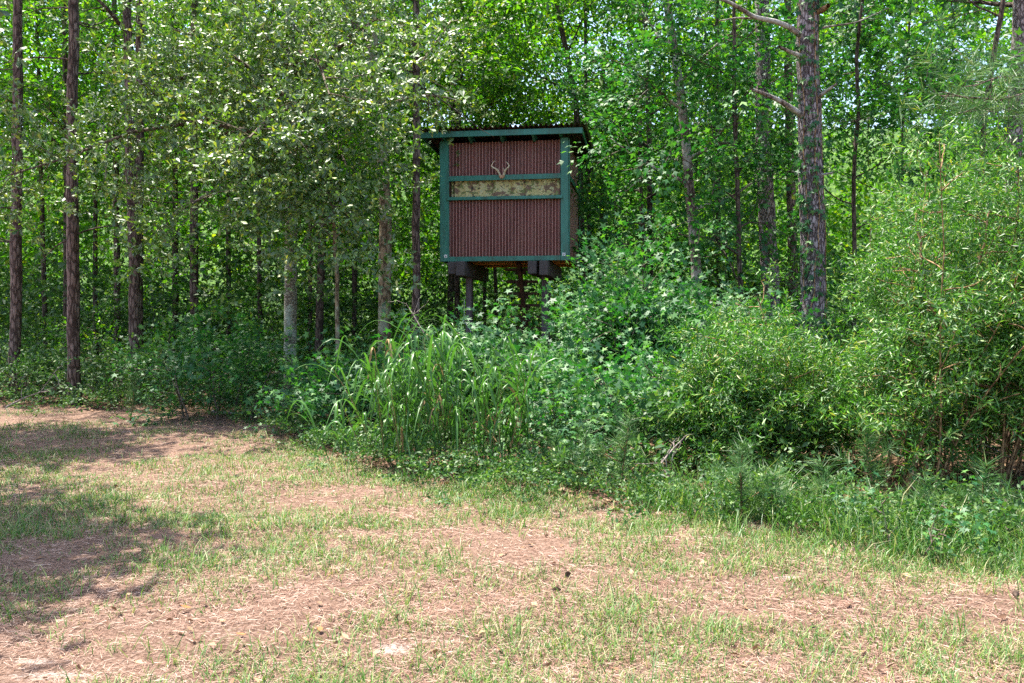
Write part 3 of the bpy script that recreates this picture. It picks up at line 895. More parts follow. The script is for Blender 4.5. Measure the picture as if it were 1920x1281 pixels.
for v in bm.verts: v.co = Vector((ACX + v.co.x * .055 * (1 - .25 * (v.co.z < 0) * abs(v.co.z)), -.032 + v.co.y * .028, ACZ + .005 + v.co.z * .036))
me = bpy.data.meshes.new('skull_plate'); bm.to_mesh(me); bm.free()
link('skull_plate', me, M['skull'], ant)

# hand-built: nothing on the blind is perfectly true
wr = random.Random(4)
for o in blind.children:
    if o.name.split('.')[0] in ('corner_board', 'bottom_board', 'window_header', 'window_sill', 'fascia', 'side_rail'):
        o.rotation_euler = (0, math.radians(wr.uniform(-.22, .22)), 0)
        c0 = sum((Vector(b) for b in o.bound_box), Vector()) / 8
        o.location = c0 - o.rotation_euler.to_matrix() @ c0

# ------------------------------------------------------------------ pines
pine('pine_tree', [(42, 60), (38, 300), (30, 560), (26, 660)], 17.0, 20, 'reddish brown pine trunk nearest the left edge', 11.7, seed=11, stubs=8)
pine('pine_tree', [(143, 60), (140, 300), (138, 560), (137, 700)], 15.6, 22, 'straight brown pine, the second trunk from the left edge', 12.5, seed=12, stubs=8)
pine('pine_tree', [(243, 60), (246, 300), (250, 560), (252, 700)], 17.2, 20, 'left trunk of the close pair of dark pines', 10.9, seed=13, stubs=5)
pine('pine_tree', [(270, 0), (264, 250), (259, 480), (257, 690)], 18.4, 19, 'right trunk of the close pair of dark pines', 12.1, seed=14, stubs=6)
pine('pine_tree', [(223, 60), (222, 480), (220, 620)], 22.5, 12, 'thin shaded pine just left of the close pair of pines', 12.5, seed=15, stubs=4)
pine('pine_tree', [(368, 60), (366, 450), (364, 680)], 19.5, 16, 'dark pine standing behind the low sweetgum bush on the left', 12.5, seed=16, stubs=5)
pine('pine_tree', [(784, 60), (784, 300), (782, 500), (780, 640)], 15.7, 15, 'slim brown pine touching the left roof corner of the blind', 10.9, seed=17, stubs=6)
pine('pine_tree', [(1424, 20), (1428, 200), (1435, 400), (1442, 520)], 16.5, 32, 'stout pine with a sunlit left side behind the big vine-clad pine', 11.7, 'big_pine_bark', seed=19, stubs=4, sides=18)
pine('pine_tree', [(1474, 60), (1480, 300), (1488, 520)], 20, 18, 'shaded pine between the two stout pines on the right', 12.5, seed=20, stubs=3)
pine('pine_tree', [(1906, 0), (1902, 140), (1898, 400)], 13.5, 28, 'grey pine trunk in the top right corner', 10.1, 'big_pine_bark', seed=21, stubs=3)
big, bp_, br_ = pine('pine_tree', [(1506, -40), (1512, 200), (1520, 420), (1522, 560), (1512, 640)], 12.5, 45, 'largest pine, thick purplish grey trunk with creeper leaves', 10.9, 'big_pine_bark', seed=18, sides=28, stubs=0)
# its broken limbs
def px_limb(root, pts, d0, r0, r1, name='branch', mat='myrtle_bark', dy=None):
    P = np.array([at(a, b, d0 + (0 if dy is None else dy * i / (len(pts) - 1))) for i, (a, b) in enumerate(pts)])
    s = np.linspace(0, 1, len(P)); u = np.linspace(0, 1, 4 * len(P))
    Q = np.stack([np.interp(u, s, P[:, c]) for c in range(3)], -1)
    for _ in range(2): Q[1:-1] = (Q[:-2] + 2 * Q[1:-1] + Q[2:]) / 4
    t = Tubes(); t.add(Q, np.linspace(r0, r1, len(Q)), 9)
    return part(root, name, t.mesh(name), M[mat])
px_limb(big, [(1505, 78), (1480, 58), (1450, 45), (1410, 38), (1385, 22), (1360, 8), (1320, -6), (1250, -30)], 12.5, .042, .016, dy=-.8, mat='mottled_bark')
px_limb(big, [(1408, 40), (1380, 38), (1345, 44)], 12.2, .016, .008, mat='mottled_bark')
px_limb(big, [(1505, 222), (1480, 205), (1455, 190), (1432, 180), (1408, 171)], 12.5, .045, .02, dy=-.6, mat='mottled_bark')
px_limb(big, [(1505, 112), (1478, 102), (1457, 92)], 12.5, .035, .018, dy=-.3, mat='mottled_bark')
px_limb(big, [(1522, 190), (1540, 178), (1565, 160)], 12.5, .035, .016, dy=-.3, mat='mottled_bark')
px_limb(big, [(1522, 30), (1540, 22), (1548, 16)], 12.5, .05, .03, dy=-.3, mat='myrtle_bark')
px_limb(big, [(1525, 62), (1545, 55), (1600, 48), (1660, 20)], 12.6, .02, .006, dy=.6, mat='mottled_bark')
px_limb(big, [(1525, 330), (1545, 328), (1560, 325)], 12.5, .018, .012, dy=-.2, mat='mottled_bark')

# creeper climbing the big pine
vr = np.random.default_rng(5)
lv, lf = leaf_shape('star')
n = 330
zz = vr.uniform(1.2, 6.2, n)
ang = np.where(vr.random(n) < .5, vr.normal(-2.5, .5, n), vr.normal(-1.2, .9, n))
idx = np.clip(np.searchsorted(bp_[:, 2], zz), 0, len(bp_) - 1)
nrm = np.stack([np.cos(ang), np.sin(ang), np.zeros(n)], -1)
P = bp_[idx] + nrm * (br_[idx] + .03)[:, None]; P[:, 2] = zz
A = norm(np.stack([np.zeros(n), np.zeros(n), -np.ones(n)], -1) + .6 * vr.normal(size=(n, 3)) + .4 * nrm)
Rm = frames_to_mats(A, norm(nrm + .5 * vr.normal(size=(n, 3)) + np.array([0, 0, .4])))
V = P[:, None] + (vr.uniform(.08, .16, n))[:, None, None] * np.einsum('nij,kj->nki', Rm, lv)
F = (np.arange(n)[:, None, None] * len(lv) + lf[None]).reshape(-1, 3)
vine = empty('climbing_vine', tuple(bp_[4]))
set_props(vine, 'dark green creeper climbing the trunk of the largest pine', 'vine')
part(vine, 'leaves', mesh_np('vine_leaves', V.reshape(-1, 3), F), M['gum'])['kind'] = 'stuff'
t = Tubes()
for k in range(3):
    zs = np.arange(.3, 6, .2); a0 = [-2.6, -1.9, -1.0][k]
    aa = a0 + np.cumsum(vr.normal(0, .12, len(zs)))
    ix = np.clip(np.searchsorted(bp_[:, 2], zs), 0, len(bp_) - 1)
    t.add(np.stack([bp_[ix, 0] + np.cos(aa) * (br_[ix] + .008), bp_[ix, 1] + np.sin(aa) * (br_[ix] + .008), zs], -1), np.full(len(zs), .008), 5)
part(vine, 'stem', t.mesh('stem'), M['myrtle_bark'])

# ------------------------------------------------------------------ oaks and other broadleaf trees
def oak_extra(c, p, r):
    c.face = np.array([0, -.55, 0])      # sprays turned towards the open clearing
    # long low limbs that reach out over the clearing, to the left and forward
    for (pts, d0, dy, ns) in [
        ([(560, 300), (480, 250), (380, 230), (250, 250), (120, 300), (20, 330)], 14.6, -2.0, 18),
        ([(560, 250), (470, 190), (380, 150), (320, 150), (260, 165)], 14.6, -1.5, 13),
        ([(560, 330), (480, 330), (400, 360), (350, 390)], 14.6, -2.2, 13),
        ([(560, 330), (600, 350), (640, 380), (600, 430)], 14.4, -2.2, 10),
        ([(560, 200), (610, 130), (660, 70), (710, 40)], 14.5, -1.6, 12),
        ([(555, 150), (520, 90), (480, 40), (440, 10)], 14.6, -1.2, 9),
        ([(555, 280), (600, 270), (640, 290), (660, 330)], 14.6, -1.8, 10),
        ([(556, 240), (540, 210), (500, 230), (470, 260)], 14.6, -3.0, 13),
        ([(556, 140), (560, 100), (600, 120), (620, 180)], 14.6, -3.0, 12),
        ([(556, 200), (470, 130), (400, 80), (330, 60)], 14.6, -.6, 10)]:
        P = np.array([at(a, b, d0 + dy * i / (len(pts) - 1)) for i, (a, b) in enumerate(pts)])
        c.limb(None, None, None, .045, int(ns * 1.15), 1.25, 6, 1.0, 0, 0, 1.1, .08, pts=P, droop=.06, flat=.45)
hardwood('oak_tree', [(550, 60), (548, 380), (547, 560), (545, 735)], 15.0, 23, 'pale grey lichen-banded oak with a wide glossy crown on the left', 8.2, 'grey_bark', 'oak', 'oak', 41, 4.5, 4, 1.6, 6, 1.0, 4, 1.0, extra=oak_extra, sides=16)
def oak2_extra(c, p, r):
    c.face = np.array([0, -.45, 0])
    for (pts, d0, dy, ns, rr) in [
        ([(708, 205), (735, 170), (770, 148), (800, 110), (850, 40)], 16.2, 1.6, 8, .06),
        ([(712, 190), (695, 130), (690, 60), (720, -20)], 16.2, -.6, 8, .07),
        ([(712, 215), (670, 200), (640, 230), (610, 220)], 16.2, -.8, 6, .04),
        ([(775, 140), (830, 165), (865, 190)], 17.6, .6, 3, .018)]:
        P = np.array([at(a, b, d0 + dy * i / (len(pts) - 1)) for i, (a, b) in enumerate(pts)])
        c.limb(None, None, None, rr, ns, 1.0, 4, 1.0, 0, 0, 1.0, .35, pts=P)
hardwood('oak_tree', [(705, 140), (713, 220), (722, 420), (720, 690)], 16.3, 24, 'tan barked oak forking above and left of the blind roof', 7.6, 'tan_bark', 'oak', 'oak', 42, 5.0, 3, 1.4, 5, .9, 4, 1.0, extra=oak2_extra, sides=14)
hardwood('sapling', [(626, 400), (632, 520), (633, 690)], 13.4, 8, 'slender pale sapling between the two oaks', 4.2, 'tan_bark', 'woods', 'woods', 43, 2.6, 6, .7, 4, .5, 3, .8)
hardwood('broadleaf_tree', [(1040, 0), (1052, 60), (1066, 130), (1080, 200), (1086, 300)], 20.5, 14, 'dark leaning trunk above the right half of the blind roof', 10, 'dark_bark', 'woods', 'woods', 44, 5.5, 5, 1.8)
hardwood('broadleaf_tree', [(864, 130), (860, 230), (858, 420)], 21, 11, 'thin grey trunk above the left half of the blind roof', 9.5, 'dark_bark', 'woods', 'woods', 45, 5.5, 5, 1.8)
hardwood('broadleaf_tree', [(1206, 0), (1212, 200), (1218, 400), (1220, 520)], 19, 11, 'thin dark trunk midway between the blind and the mottled tree', 10, 'dark_bark', 'gum_far', 'gum', 46, 2.8, 13, 1.9, 7, .9, 3, 1.15)
hardwood('broadleaf_tree', [(1246, -10), (1262, 90), (1277, 180), (1293, 340), (1304, 480), (1308, 620)], 15.5, 19, 'mottled grey trunk leaning left between the blind and the pines', 9, 'mottled_bark', 'gum_far', 'gum', 47, 3.0, 12, 1.7, 6, .9, 3, 1.1, sides=14)
hardwood('broadleaf_tree', [(1612, 0), (1600, 110), (1606, 200), (1598, 330), (1600, 480)], 14.8, 8, 'thin dark trunk just right of the largest pine', 8.5, 'dark_bark', 'gum_far', 'gum', 48, 2.6, 13, 1.7, 7, .9, 3, 1.1)
hardwood('broadleaf_tree', [(1880, -60), (1866, 30), (1850, 130), (1838, 220), (1830, 400)], 12.2, 11, 'slim trunk leaning right behind the pine bough, top right', 8, 'dark_bark', 'gum_far', 'gum', 49, 3.4, 9, 1.5, 6, .8, 3, 1.1)
hardwood('broadleaf_tree', [(1700, 60), (1690, 260), (1686, 500)], 15.8, 5, 'hidden slim tree whose leaves rise behind the wax myrtle', 9, 'dark_bark', 'gum_far', 'gum', 50, 2.8, 12, 1.8, 7, .9, 3, 1.1)
hardwood('broadleaf_tree', [(1375, 140), (1382, 380), (1388, 560)], 14.3, 9, 'slim dark tree with star leaves left of the largest pine', 7, 'dark_bark', 'gum_far', 'gum', 51, 1.6, 13, 1.5, 6, .8, 3, 1.05)
hardwood('broadleaf_tree', [(1200, 300), (1206, 480), (1210, 600)], 17.6, 8, 'slim leafy tree against the right wall of the blind', 6, 'dark_bark', 'gum_far', 'gum', 52, 1.8, 11, 1.3, 6, .8, 3, 1.05)
# shaded stems inside the wood
stems = [
    ([(126, 330), (124, 620)], 21, 13, 'dim trunk close behind the second pine from the left'),
    ([(330, 300), (328, 680)], 22, 12, 'dim stem left of the dark pine behind the sweetgum bush'),
    ([(606, 330), (602, 520), (597, 690)], 18, 15, 'nearly black trunk right of the pale banded oak'),
    ([(584, 380), (582, 680)], 20, 8, 'narrow black stem hard by the pale banded oak'),
    ([(668, 380), (664, 660)], 21, 10, 'dim stem left of the tan barked oak'),
    ([(846, 500), (842, 620)], 22, 12, 'dark trunk beside the left post under the blind'),
    ([(926, 500), (930, 620)], 24, 7, 'thin grey stem seen beneath the blind left of the stair'),
    ([(910, 510), (908, 620)], 25, 7, 'thinnest stem seen beneath the blind'),
    ([(1100, 260), (1104, 420)], 22, 9, 'thin stem close to the right edge of the blind roof'),
    ([(1130, 240), (1128, 470)], 24, 11, 'dim stem a little right of the blind roof'),
    ([(182, 380), (180, 650)], 24, 9, 'dim thin stem between the second pine and the paired pines'),
    ([(80, 350), (84, 660)], 23, 9, 'dim thin stem between the first two pines'),
    ([(430, 420), (428, 690)], 22, 10, 'dim stem above the low sweetgum bush'),
    ([(486, 420), (490, 700)], 20, 9, 'dim stem left of the pale banded oak'),
    ([(1345, 300), (1350, 560)], 20, 10, 'dim stem right of the mottled trunk'),
]
for k, (pix, d, wp, lab) in enumerate(stems):
    hardwood('slender_tree', pix, d, wp, lab, 9 + k % 3, 'dark_bark', 'woods', 'woods', 70 + k, 4.6, 8, 1.8, 6, 1.0, 3, 1.05, sides=8, group='shaded stems inside the wood')
# trees whose shade falls on the clearing from beyond the left edge
hardwood('oak_tree', [(-560, 600), (-555, 250), (-540, -200)], 6.8, 70, 'oak beyond the left edge whose shade darkens the near grass', 6.4, 'grey_bark', 'oak', 'oak', 61, 4.5, 9, 2.2, 9, .9, 5, 1.3, dirbias=(.9, 0, 0))
hardwood('oak_tree', [(-260, 600), (-255, 250), (-245, -100)], 11.8, 50, 'oak beyond the left edge whose shade crosses the far grass', 8.2, 'grey_bark', 'oak', 'oak', 62, 6.2, 9, 2.1, 8, 1.0, 5, 1.3, dirbias=(.7, 0, 0))

# ------------------------------------------------------------------ the far wood, one mass of leaves
def woods_mass(seed, n_cl, y0, y1, kind, scale, zlo, zhi, per=9, name='far_woods', cut=.36, sig=(.95, .8, .42), thin_top=.4):
    r = np.random.default_rng(seed)
    y = r.uniform(y0, y1, n_cl); x = r.uniform(-1, 1, n_cl) * (y * .66 + 2)
    lo, hi = zlo(y), zhi(y)
    z = lo + (hi - lo) * r.random(n_cl)
    keep = fbm(x * .22 + seed, z * .35 + y * .13, seed, 3) > cut
    keep &= ~((z > .30 * y + 1.5) & (r.random(n_cl) < thin_top))
    x, y, z = x[keep], y[keep], z[keep] + ground_z(x[keep], y[keep])
    m = len(x)
    off = r.normal(size=(m, per, 3)) * np.array(sig)
    P = np.stack([x, y, z], -1)[:, None] + off
    A = norm(off * [1, 1, .4] + .5 * r.normal(size=off.shape) * [1, 1, .4])
    Z = norm(np.array([0, 0, 1.]) + .4 * r.normal(size=off.shape))
    S = scale * r.uniform(.8, 1.3, (m, per))
    P = P.reshape(-1, 3)
    ok = P[:, 2] > ground_z(P[:, 0], P[:, 1]) + .15
    # keep the mass clear of the blind
    ok &= ~((np.abs(P[:, 0] - BX - .3) < 2.4) & (P[:, 1] < 21) & (P[:, 2] < 6))
    return foliage_mesh(name, kind, P[ok], A.reshape(-1, 3)[ok], Z.reshape(-1, 3)[ok], S.reshape(-1)[ok], r)
C_ = lambda v: (lambda y: np.full_like(y, v))
o = link('far_woods', woods_mass(91, 600, 18.5, 28, 'woods', 1.25, C_(2.4), lambda y: 3.5 + .40 * y, thin_top=.15), M['woods']); set_props(o, 'mass of sunlit green leaves filling the wood behind the trunks', 'woods', kind='stuff')
o = link('far_woods', woods_mass(92, 560, 28, 44, 'woods', 2.25, C_(.3), lambda y: 3.5 + .40 * y, cut=.30, thin_top=.2), M['woods']); set_props(o, 'deepest mass of leaves closing off the wood at the back', 'woods', kind='stuff')
o = link('understory', woods_mass(93, 260, 18.5, 33, 'under', 1.25, C_(.2), C_(2.6), cut=.30, sig=(.9, .8, .35)), M['under']); set_props(o, 'dim low brush between the trunks inside the wood', 'brush', kind='stuff')
o = link('added_shade_canopy', woods_mass(94, 60, 25, 42, 'woods', 2.6, lambda y: 6 + .42 * y, lambda y: 9 + .42 * y, cut=.42, sig=(1.8, 1.8, .5), thin_top=0), M['woods']); set_props(o, 'high leaf canopy over the wood above the photo\'s top edge', 'canopy', kind='stuff')  # unseen leaf mass added overhead to shade the inside of the wood

# ------------------------------------------------------------------ shrubs
def shrub(name, label, cx, cy, stems, leaf, kind, bark, seed, cat='shrub', group=None, **kw):
    """stems: list of (dx, dy, height, lean_x, lean_y)"""
    c = Crown(seed, kind); r = c.rng; c.face = np.array([0, -.35, 0])
    root = thing_at(name, cx, cy, label, cat, group)
    for (dx, dy, h, lx, ly) in stems:
        p0 = np.array([cx + dx, cy + dy, gz(cx + dx, cy + dy) - .04])
        c.limb(p0, (lx, ly, 1.0), h, kw.get('rad', .018), kw.get('n_sub', 10), kw.get('sub_len', .6), kw.get('n_spray', 3), kw.get('scale', 1.0), kw.get('lift', 0), kw.get('curl', .10), kw.get('spread', 1.2), kw.get('tmin', .15), kw.get('flat', .35), droop=kw.get('droop', .02))
    b = part(root, 'stems', c.tubes.mesh('stems'), M[bark]); b['kind'] = 'stuff'
    part(root, 'foliage', c.leaves('foliage'), M[leaf])
    return root

def ring(n, rx, ry, h, lean, seed, hv=.2):
    r = np.random.default_rng(seed); out = []
    for k in range(n):
        a = k * 2.4; q = math.sqrt((k + .5) / n)
        dx, dy = rx * q * math.cos(a), ry * q * math.sin(a)
        out.append((dx, dy, h * (1 - .35 * q * q) * r.uniform(1 - hv, 1 + hv), lean * dx / max(rx, .1), lean * dy / max(ry, .1)))
    return out

G = dict(leaf='gum', kind='gum', bark='twig')
shrub('sweetgum_shrub', 'tall sweetgum mound of star leaves below the right half of the blind', 1.50, 12.3, ring(11, .76, .6, 2.3, .13, 1), seed=101, n_sub=10, sub_len=.62, n_spray=5, **G)
shrub('sweetgum_shrub', 'sweetgum spray rising beside the right wall of the blind', 2.2, 13.0, ring(6, .55, .5, 2.3, .2, 2), seed=102, n_sub=9, sub_len=.6, n_spray=5, **G)
shrub('sweetgum_shrub', 'sweetgum bush under the blind, behind the tall grass', -.6, 11.2, ring(9, .95, .5, 1.40, .25, 3), seed=103, n_sub=8, sub_len=.5, n_spray=4, **G)
shrub('sweetgum_shrub', 'low sweetgum bush right of the tall grass clump', 1.15, 9.2, ring(8, .75, .5, 1.0, .35, 4), seed=104, n_sub=10, sub_len=.42, n_spray=3, scale=.9, **G)
shrub('sweetgum_shrub', 'sweetgum bush left of the tall grass, at the oak\'s foot', -2.15, 11.6, ring(5, .5, .5, .85, .3, 5), seed=105, n_sub=9, sub_len=.45, n_spray=3, **G)
shrub('sweetgum_shrub', 'dark spreading sweetgum bush on the left, left of the banded oak', -4.5, 13.7, ring(8, .75, .5, 1.4, .35, 6), seed=106, n_sub=7, sub_len=.55, n_spray=4, **G)
shrub('sweetgum_shrub', 'sweetgum seedling with bright star leaves at the right grass edge', 2.55, 5.65, ring(3, .16, .12, .42, .4, 7), seed=107, n_sub=3, sub_len=.1, n_spray=1, scale=.5, rad=.006, **G)
shrub('sweetgum_shrub', 'sweetgum seedling at the right edge of the photo', 3.35, 5.6, ring(3, .16, .12, .40, .4, 8), seed=108, n_sub=3, sub_len=.1, n_spray=1, scale=.5, rad=.006, **G)
shrub('sweetgum_shrub', 'sweetgum saplings in the shade right of the stair', 2.9, 11.6, ring(5, .6, .4, 1.7, .25, 9), seed=109, n_sub=8, sub_len=.5, n_spray=4, **G)

U = dict(leaf='under', kind='under', bark='twig')
under = [(-9.0, 16.4, 1.1, 1.0, 'leafy thicket at the far left under the first pine'), (-7.0, 16.0, 1.0, .8, 'leafy thicket at the foot of the second pine'), (-5.6, 16.6, 1.1, .8, 'leafy thicket around the paired pines'),
         (-8.0, 18.5, 2.2, 1.5, 'shaded shrub deep between the first two pines'), (-5.0, 19.0, 2.6, 1.5, 'sunlit yellow-green shrub deep behind the sweetgum bush'), (-2.8, 16.2, 1.3, .8, 'shrub behind the pale sapling'),
         (-1.6, 18.5, 2.0, 1.2, 'shrub in the dark gap left of the blind'), (.4, 22, 2.2, 1.8, 'leafy brush seen beneath the blind'), (2.4, 17.5, 2.0, 1.2, 'shrub behind the sweetgum mound'), (4.2, 15.2, 2.0, 1.1, 'shrub at the foot of the stout pines'),
         (-3.6, 21, 2.6, 1.6, 'deep shrub behind the pale banded oak'), (6.5, 14, 2.6, 1.4, 'shrub behind the wax myrtle at right')]
for k, (x, y, h, rad, lab) in enumerate(under):
    U['leaf'] = 'woods' if y > 18 else 'under'
    shrub('leafy_shrub', lab, x, y, ring(5, rad, .6, h * .8, .3, 20 + k), seed=120 + k, n_sub=7, sub_len=.55, n_spray=3, scale=.65, **U)

# wax myrtle: the big one on the right, traced stems
def myrtle(name, label, seed, stems, free, leaf='myrtle', n_sub=16, sub_len=.55, n_spray=3):
    c = Crown(seed, 'myrtle'); r = c.rng
    root = None
    for (pts, d0, dy, r0) in stems:
        P = np.array([at(a, b, d0 + dy * i / (len(pts) - 1)) for i, (a, b) in enumerate(pts)])
        if root is None: root = thing_at(name, P[0, 0], P[0, 1], label, 'shrub')
        P[0, 2] = min(P[0, 2], gz(P[0, 0], P[0, 1]) - .03) if P[0, 2] < .4 else P[0, 2]
        s = np.linspace(0, 1, len(P)); u = np.linspace(0, 1, 4 * len(P))
        Q = np.stack([np.interp(u, s, P[:, k]) for k in range(3)], -1)
        Q[1:-1] += .008 * r.normal(size=Q[1:-1].shape)
        t = Tubes(); t.add(Q, np.linspace(r0, r0 * .35, len(Q)), 9)
        part(root, 'stem', t.mesh('stem'), M['myrtle_bark'])
        c.limb(None, None, None, .006, n_sub, sub_len, n_spray, 1.0, 0, 0, 1.1, .45, pts=Q, flat=.8)
    for (x, y, z, lx, ly, L) in free:
        c.limb((x, y, z), (lx, ly, 1.0), L, .010, n_sub, sub_len, n_spray, 1.12, .0, .10, 1.1, float(r.uniform(.08, .3)), flat=.8)
    b = part(root, 'branches', c.tubes.mesh('branches'), M['myrtle_bark']); b['kind'] = 'stuff'
    part(root, 'foliage', c.leaves('foliage'), M[leaf])
    return root
rr = np.random.default_rng(77)
def free_stems(n, px0, px1, d0, d1, prof, bases, reach=.28):
    out = []
    for k in range(n):
        px = px0 + (px1 - px0) * (k + rr.random()) / n; d = rr.uniform(d0, d1)
        tip = at(px, np.interp(px, *prof), d) * 1.0
        tip[2] = max((tip[2] - reach) * rr.uniform(.5, 1.05), .5)
        bx, by = bases[k % len(bases)]
        bx = bx * .22 + tip[0] * .78 + rr.normal() * .15; by = by * .3 + tip[1] * .7 + rr.normal() * .1
        v = tip - np.array([bx, by, 0])
        out.append((bx, by, -.03, v[0] / v[2], v[1] / v[2], float(np.linalg.norm(v))))
    return out
big_prof = ([1600, 1640, 1680, 1720, 1800, 1920, 2100], [560, 420, 340, 280, 225, 205, 205])
myrtle('wax_myrtle', 'tall wax myrtle with orange-brown stems filling the right side', 201,
       [([(1700, 945), (1722, 850), (1742, 800), (1775, 740), (1792, 700), (1778, 660), (1740, 560), (1722, 480), (1716, 400)], 7.3, .3, .026),
        ([(1718, 945), (1740, 860), (1760, 790), (1785, 730), (1800, 650), (1830, 520), (1850, 400)], 7.45, .2, .022),
        ([(1590, 870), (1560, 800), (1520, 770), (1490, 730), (1475, 690)], 8.6, -.3, .024),
        ([(1660, 890), (1670, 840), (1676, 790), (1690, 700)], 8.0, 0, .018),
        ([(1790, 700), (1850, 725), (1920, 715)], 7.4, .2, .016)],
       free_stems(56, 1620, 2090, 7.1, 9.2, big_prof, [(3.3, 7.6), (3.9, 8.0), (4.6, 8.3), (3.6, 8.6)]), n_sub=10, n_spray=5, sub_len=.5)
round_prof = ([1290, 1340, 1390, 1450, 1520, 1580], [660, 575, 530, 575, 650, 680])
myrtle('wax_myrtle', 'rounded sunlit wax myrtle in front of the largest pine', 202, [([(1545, 880), (1500, 780), (1470, 700), (1440, 620), (1420, 560)], 8.8, .2, .02)],
       free_stems(22, 1320, 1520, 8.2, 9.6, round_prof, [(2.5, 8.8), (2.2, 9.0)]), n_sub=10, n_spray=5, sub_len=.5)

# pine bough hanging in at the top right, from a small pine
c = Crown(211, 'pine'); r = c.rng
path = trunk_path([(1990, 60), (1985, 300), (1980, 600)], 9.5, 5.6)
root = thing_at('young_pine', path[0, 0], path[0, 1], 'young pine whose long-needled bough hangs in at top right', 'tree')
me, p, rad = trunk_mesh(path, .09, r, 9); part(root, 'trunk', me, M['pine_bark'])
for (pts, ns) in [([(1985, 190), (1930, 175), (1870, 190), (1800, 185), (1760, 175)], 9), ([(1985, 150), (1930, 140), (1860, 150), (1820, 165)], 8), ([(1985, 240), (1920, 215), (1860, 205), (1790, 215)], 8)]:
    P = np.array([at(a, b, 9.5 - .8 * i / (len(pts) - 1)) for i, (a, b) in enumerate(pts)])
    c.limb(None, None, None, .018, ns, .28, 1, 1.05, 0, 0, .9, .2, pts=P, flat=.8)
b = part(root, 'branches', c.tubes.mesh('branches'), M['pine_bark']); b['kind'] = 'stuff'
part(root, 'crown', c.leaves(), M['needle'])

# pine seedlings along the edge
def seedling(px, py, h, label, seed):
    d = FPX * CAM_H / (py - HORIZON); x = (px - 960) / FPX * d
    root = thing_at('pine_seedling', x, d, label, 'seedling', 'pine seedlings along the clearing edge')
    c = Crown(seed, 'tuft'); r = c.rng
    z0 = gz(x, d)
    st = c.poly((x, d, z0 - .03), (r.normal() * .06, r.normal() * .06, 1), h, 6, .04)
    t = Tubes(); t.add(st, np.linspace(.012, .005, len(st)), 6)
    s = np.linspace(0, 1, len(st))
    for u in np.linspace(.25, 1.0, max(4, int(h / .085))):
        b = np.array([np.interp(u, s, st[:, k]) for k in range(3)])
        c.spray(b, (r.normal() * .15, r.normal() * .15, 1), r.uniform(.75, 1.0), 1.0)
    for k in range(3):
        a = k * 2.1 + r.random(); b = st[2 + k % 3]
        e = b + np.array([math.cos(a), math.sin(a), .5]) * h * .25
        t.add([b, (b + e) / 2 + [0, 0, -.01], e], [.006, .005, .004], 5); c.spray(e, (math.cos(a), math.sin(a), .8), .8, 1.0)
    part(root, 'stem', t.mesh('stem'), M['myrtle_bark'])
    part(root, 'needles', c.leaves('needles'), M['needle'])
for k, (px, py, h, lab) in enumerate([
    (1394, 985, .52, 'upright pine seedling before the rounded wax myrtle'), (1645, 965, .62, 'tallest pine seedling, left of the orange-brown myrtle stems'), (1545, 975, .34, 'short pine seedling between the two tall ones'),
    (1085, 925, .50, 'pine seedling at the right foot of the tall grass'), (1165, 930, .62, 'pine seedling below the low sweetgum bush'), (240, 790, .62, 'soft pine seedling under the paired pines'),
    (1850, 1010, .40, 'pine seedling near the right edge of the photo'), (1450, 985, .30, 'small pine seedling right of the upright one'), (1040, 905, .36, 'small pine seedling against the tall grass'), (1720, 1000, .32, 'small pine seedling in front of the myrtle stems')]):
    seedling(px, py, h, lab, 230 + k)

# ------------------------------------------------------------------ tall cane grass in front of the blind
def blade_mesh(pts, width, nrm_hint, name='blade'):
    """a folded, tapering leaf blade along pts"""
    pts = np.asarray(pts, float); n = len(pts)
    tg = norm(np.gradient(pts, axis=0)); sd = norm(np.cross(tg, nrm_hint)); up = np.cross(sd, tg)
    s = np.linspace(0, 1, n); w = width * np.minimum(1, .45 + 2.2 * s) * (1 - s ** 2.2)
    V = np.concatenate([pts + sd * w[:, None] + up * w[:, None] * .35, pts, pts - sd * w[:, None] + up * w[:, None] * .35])
    i = np.arange(n - 1)
    F = np.concatenate([np.stack([i, i + n, i + n + 1, i + 1], -1), np.stack([i + n, i + 2 * n, i + 2 * n + 1, i + n + 1], -1)])
    return mesh_np(name, V, F, smooth=True)

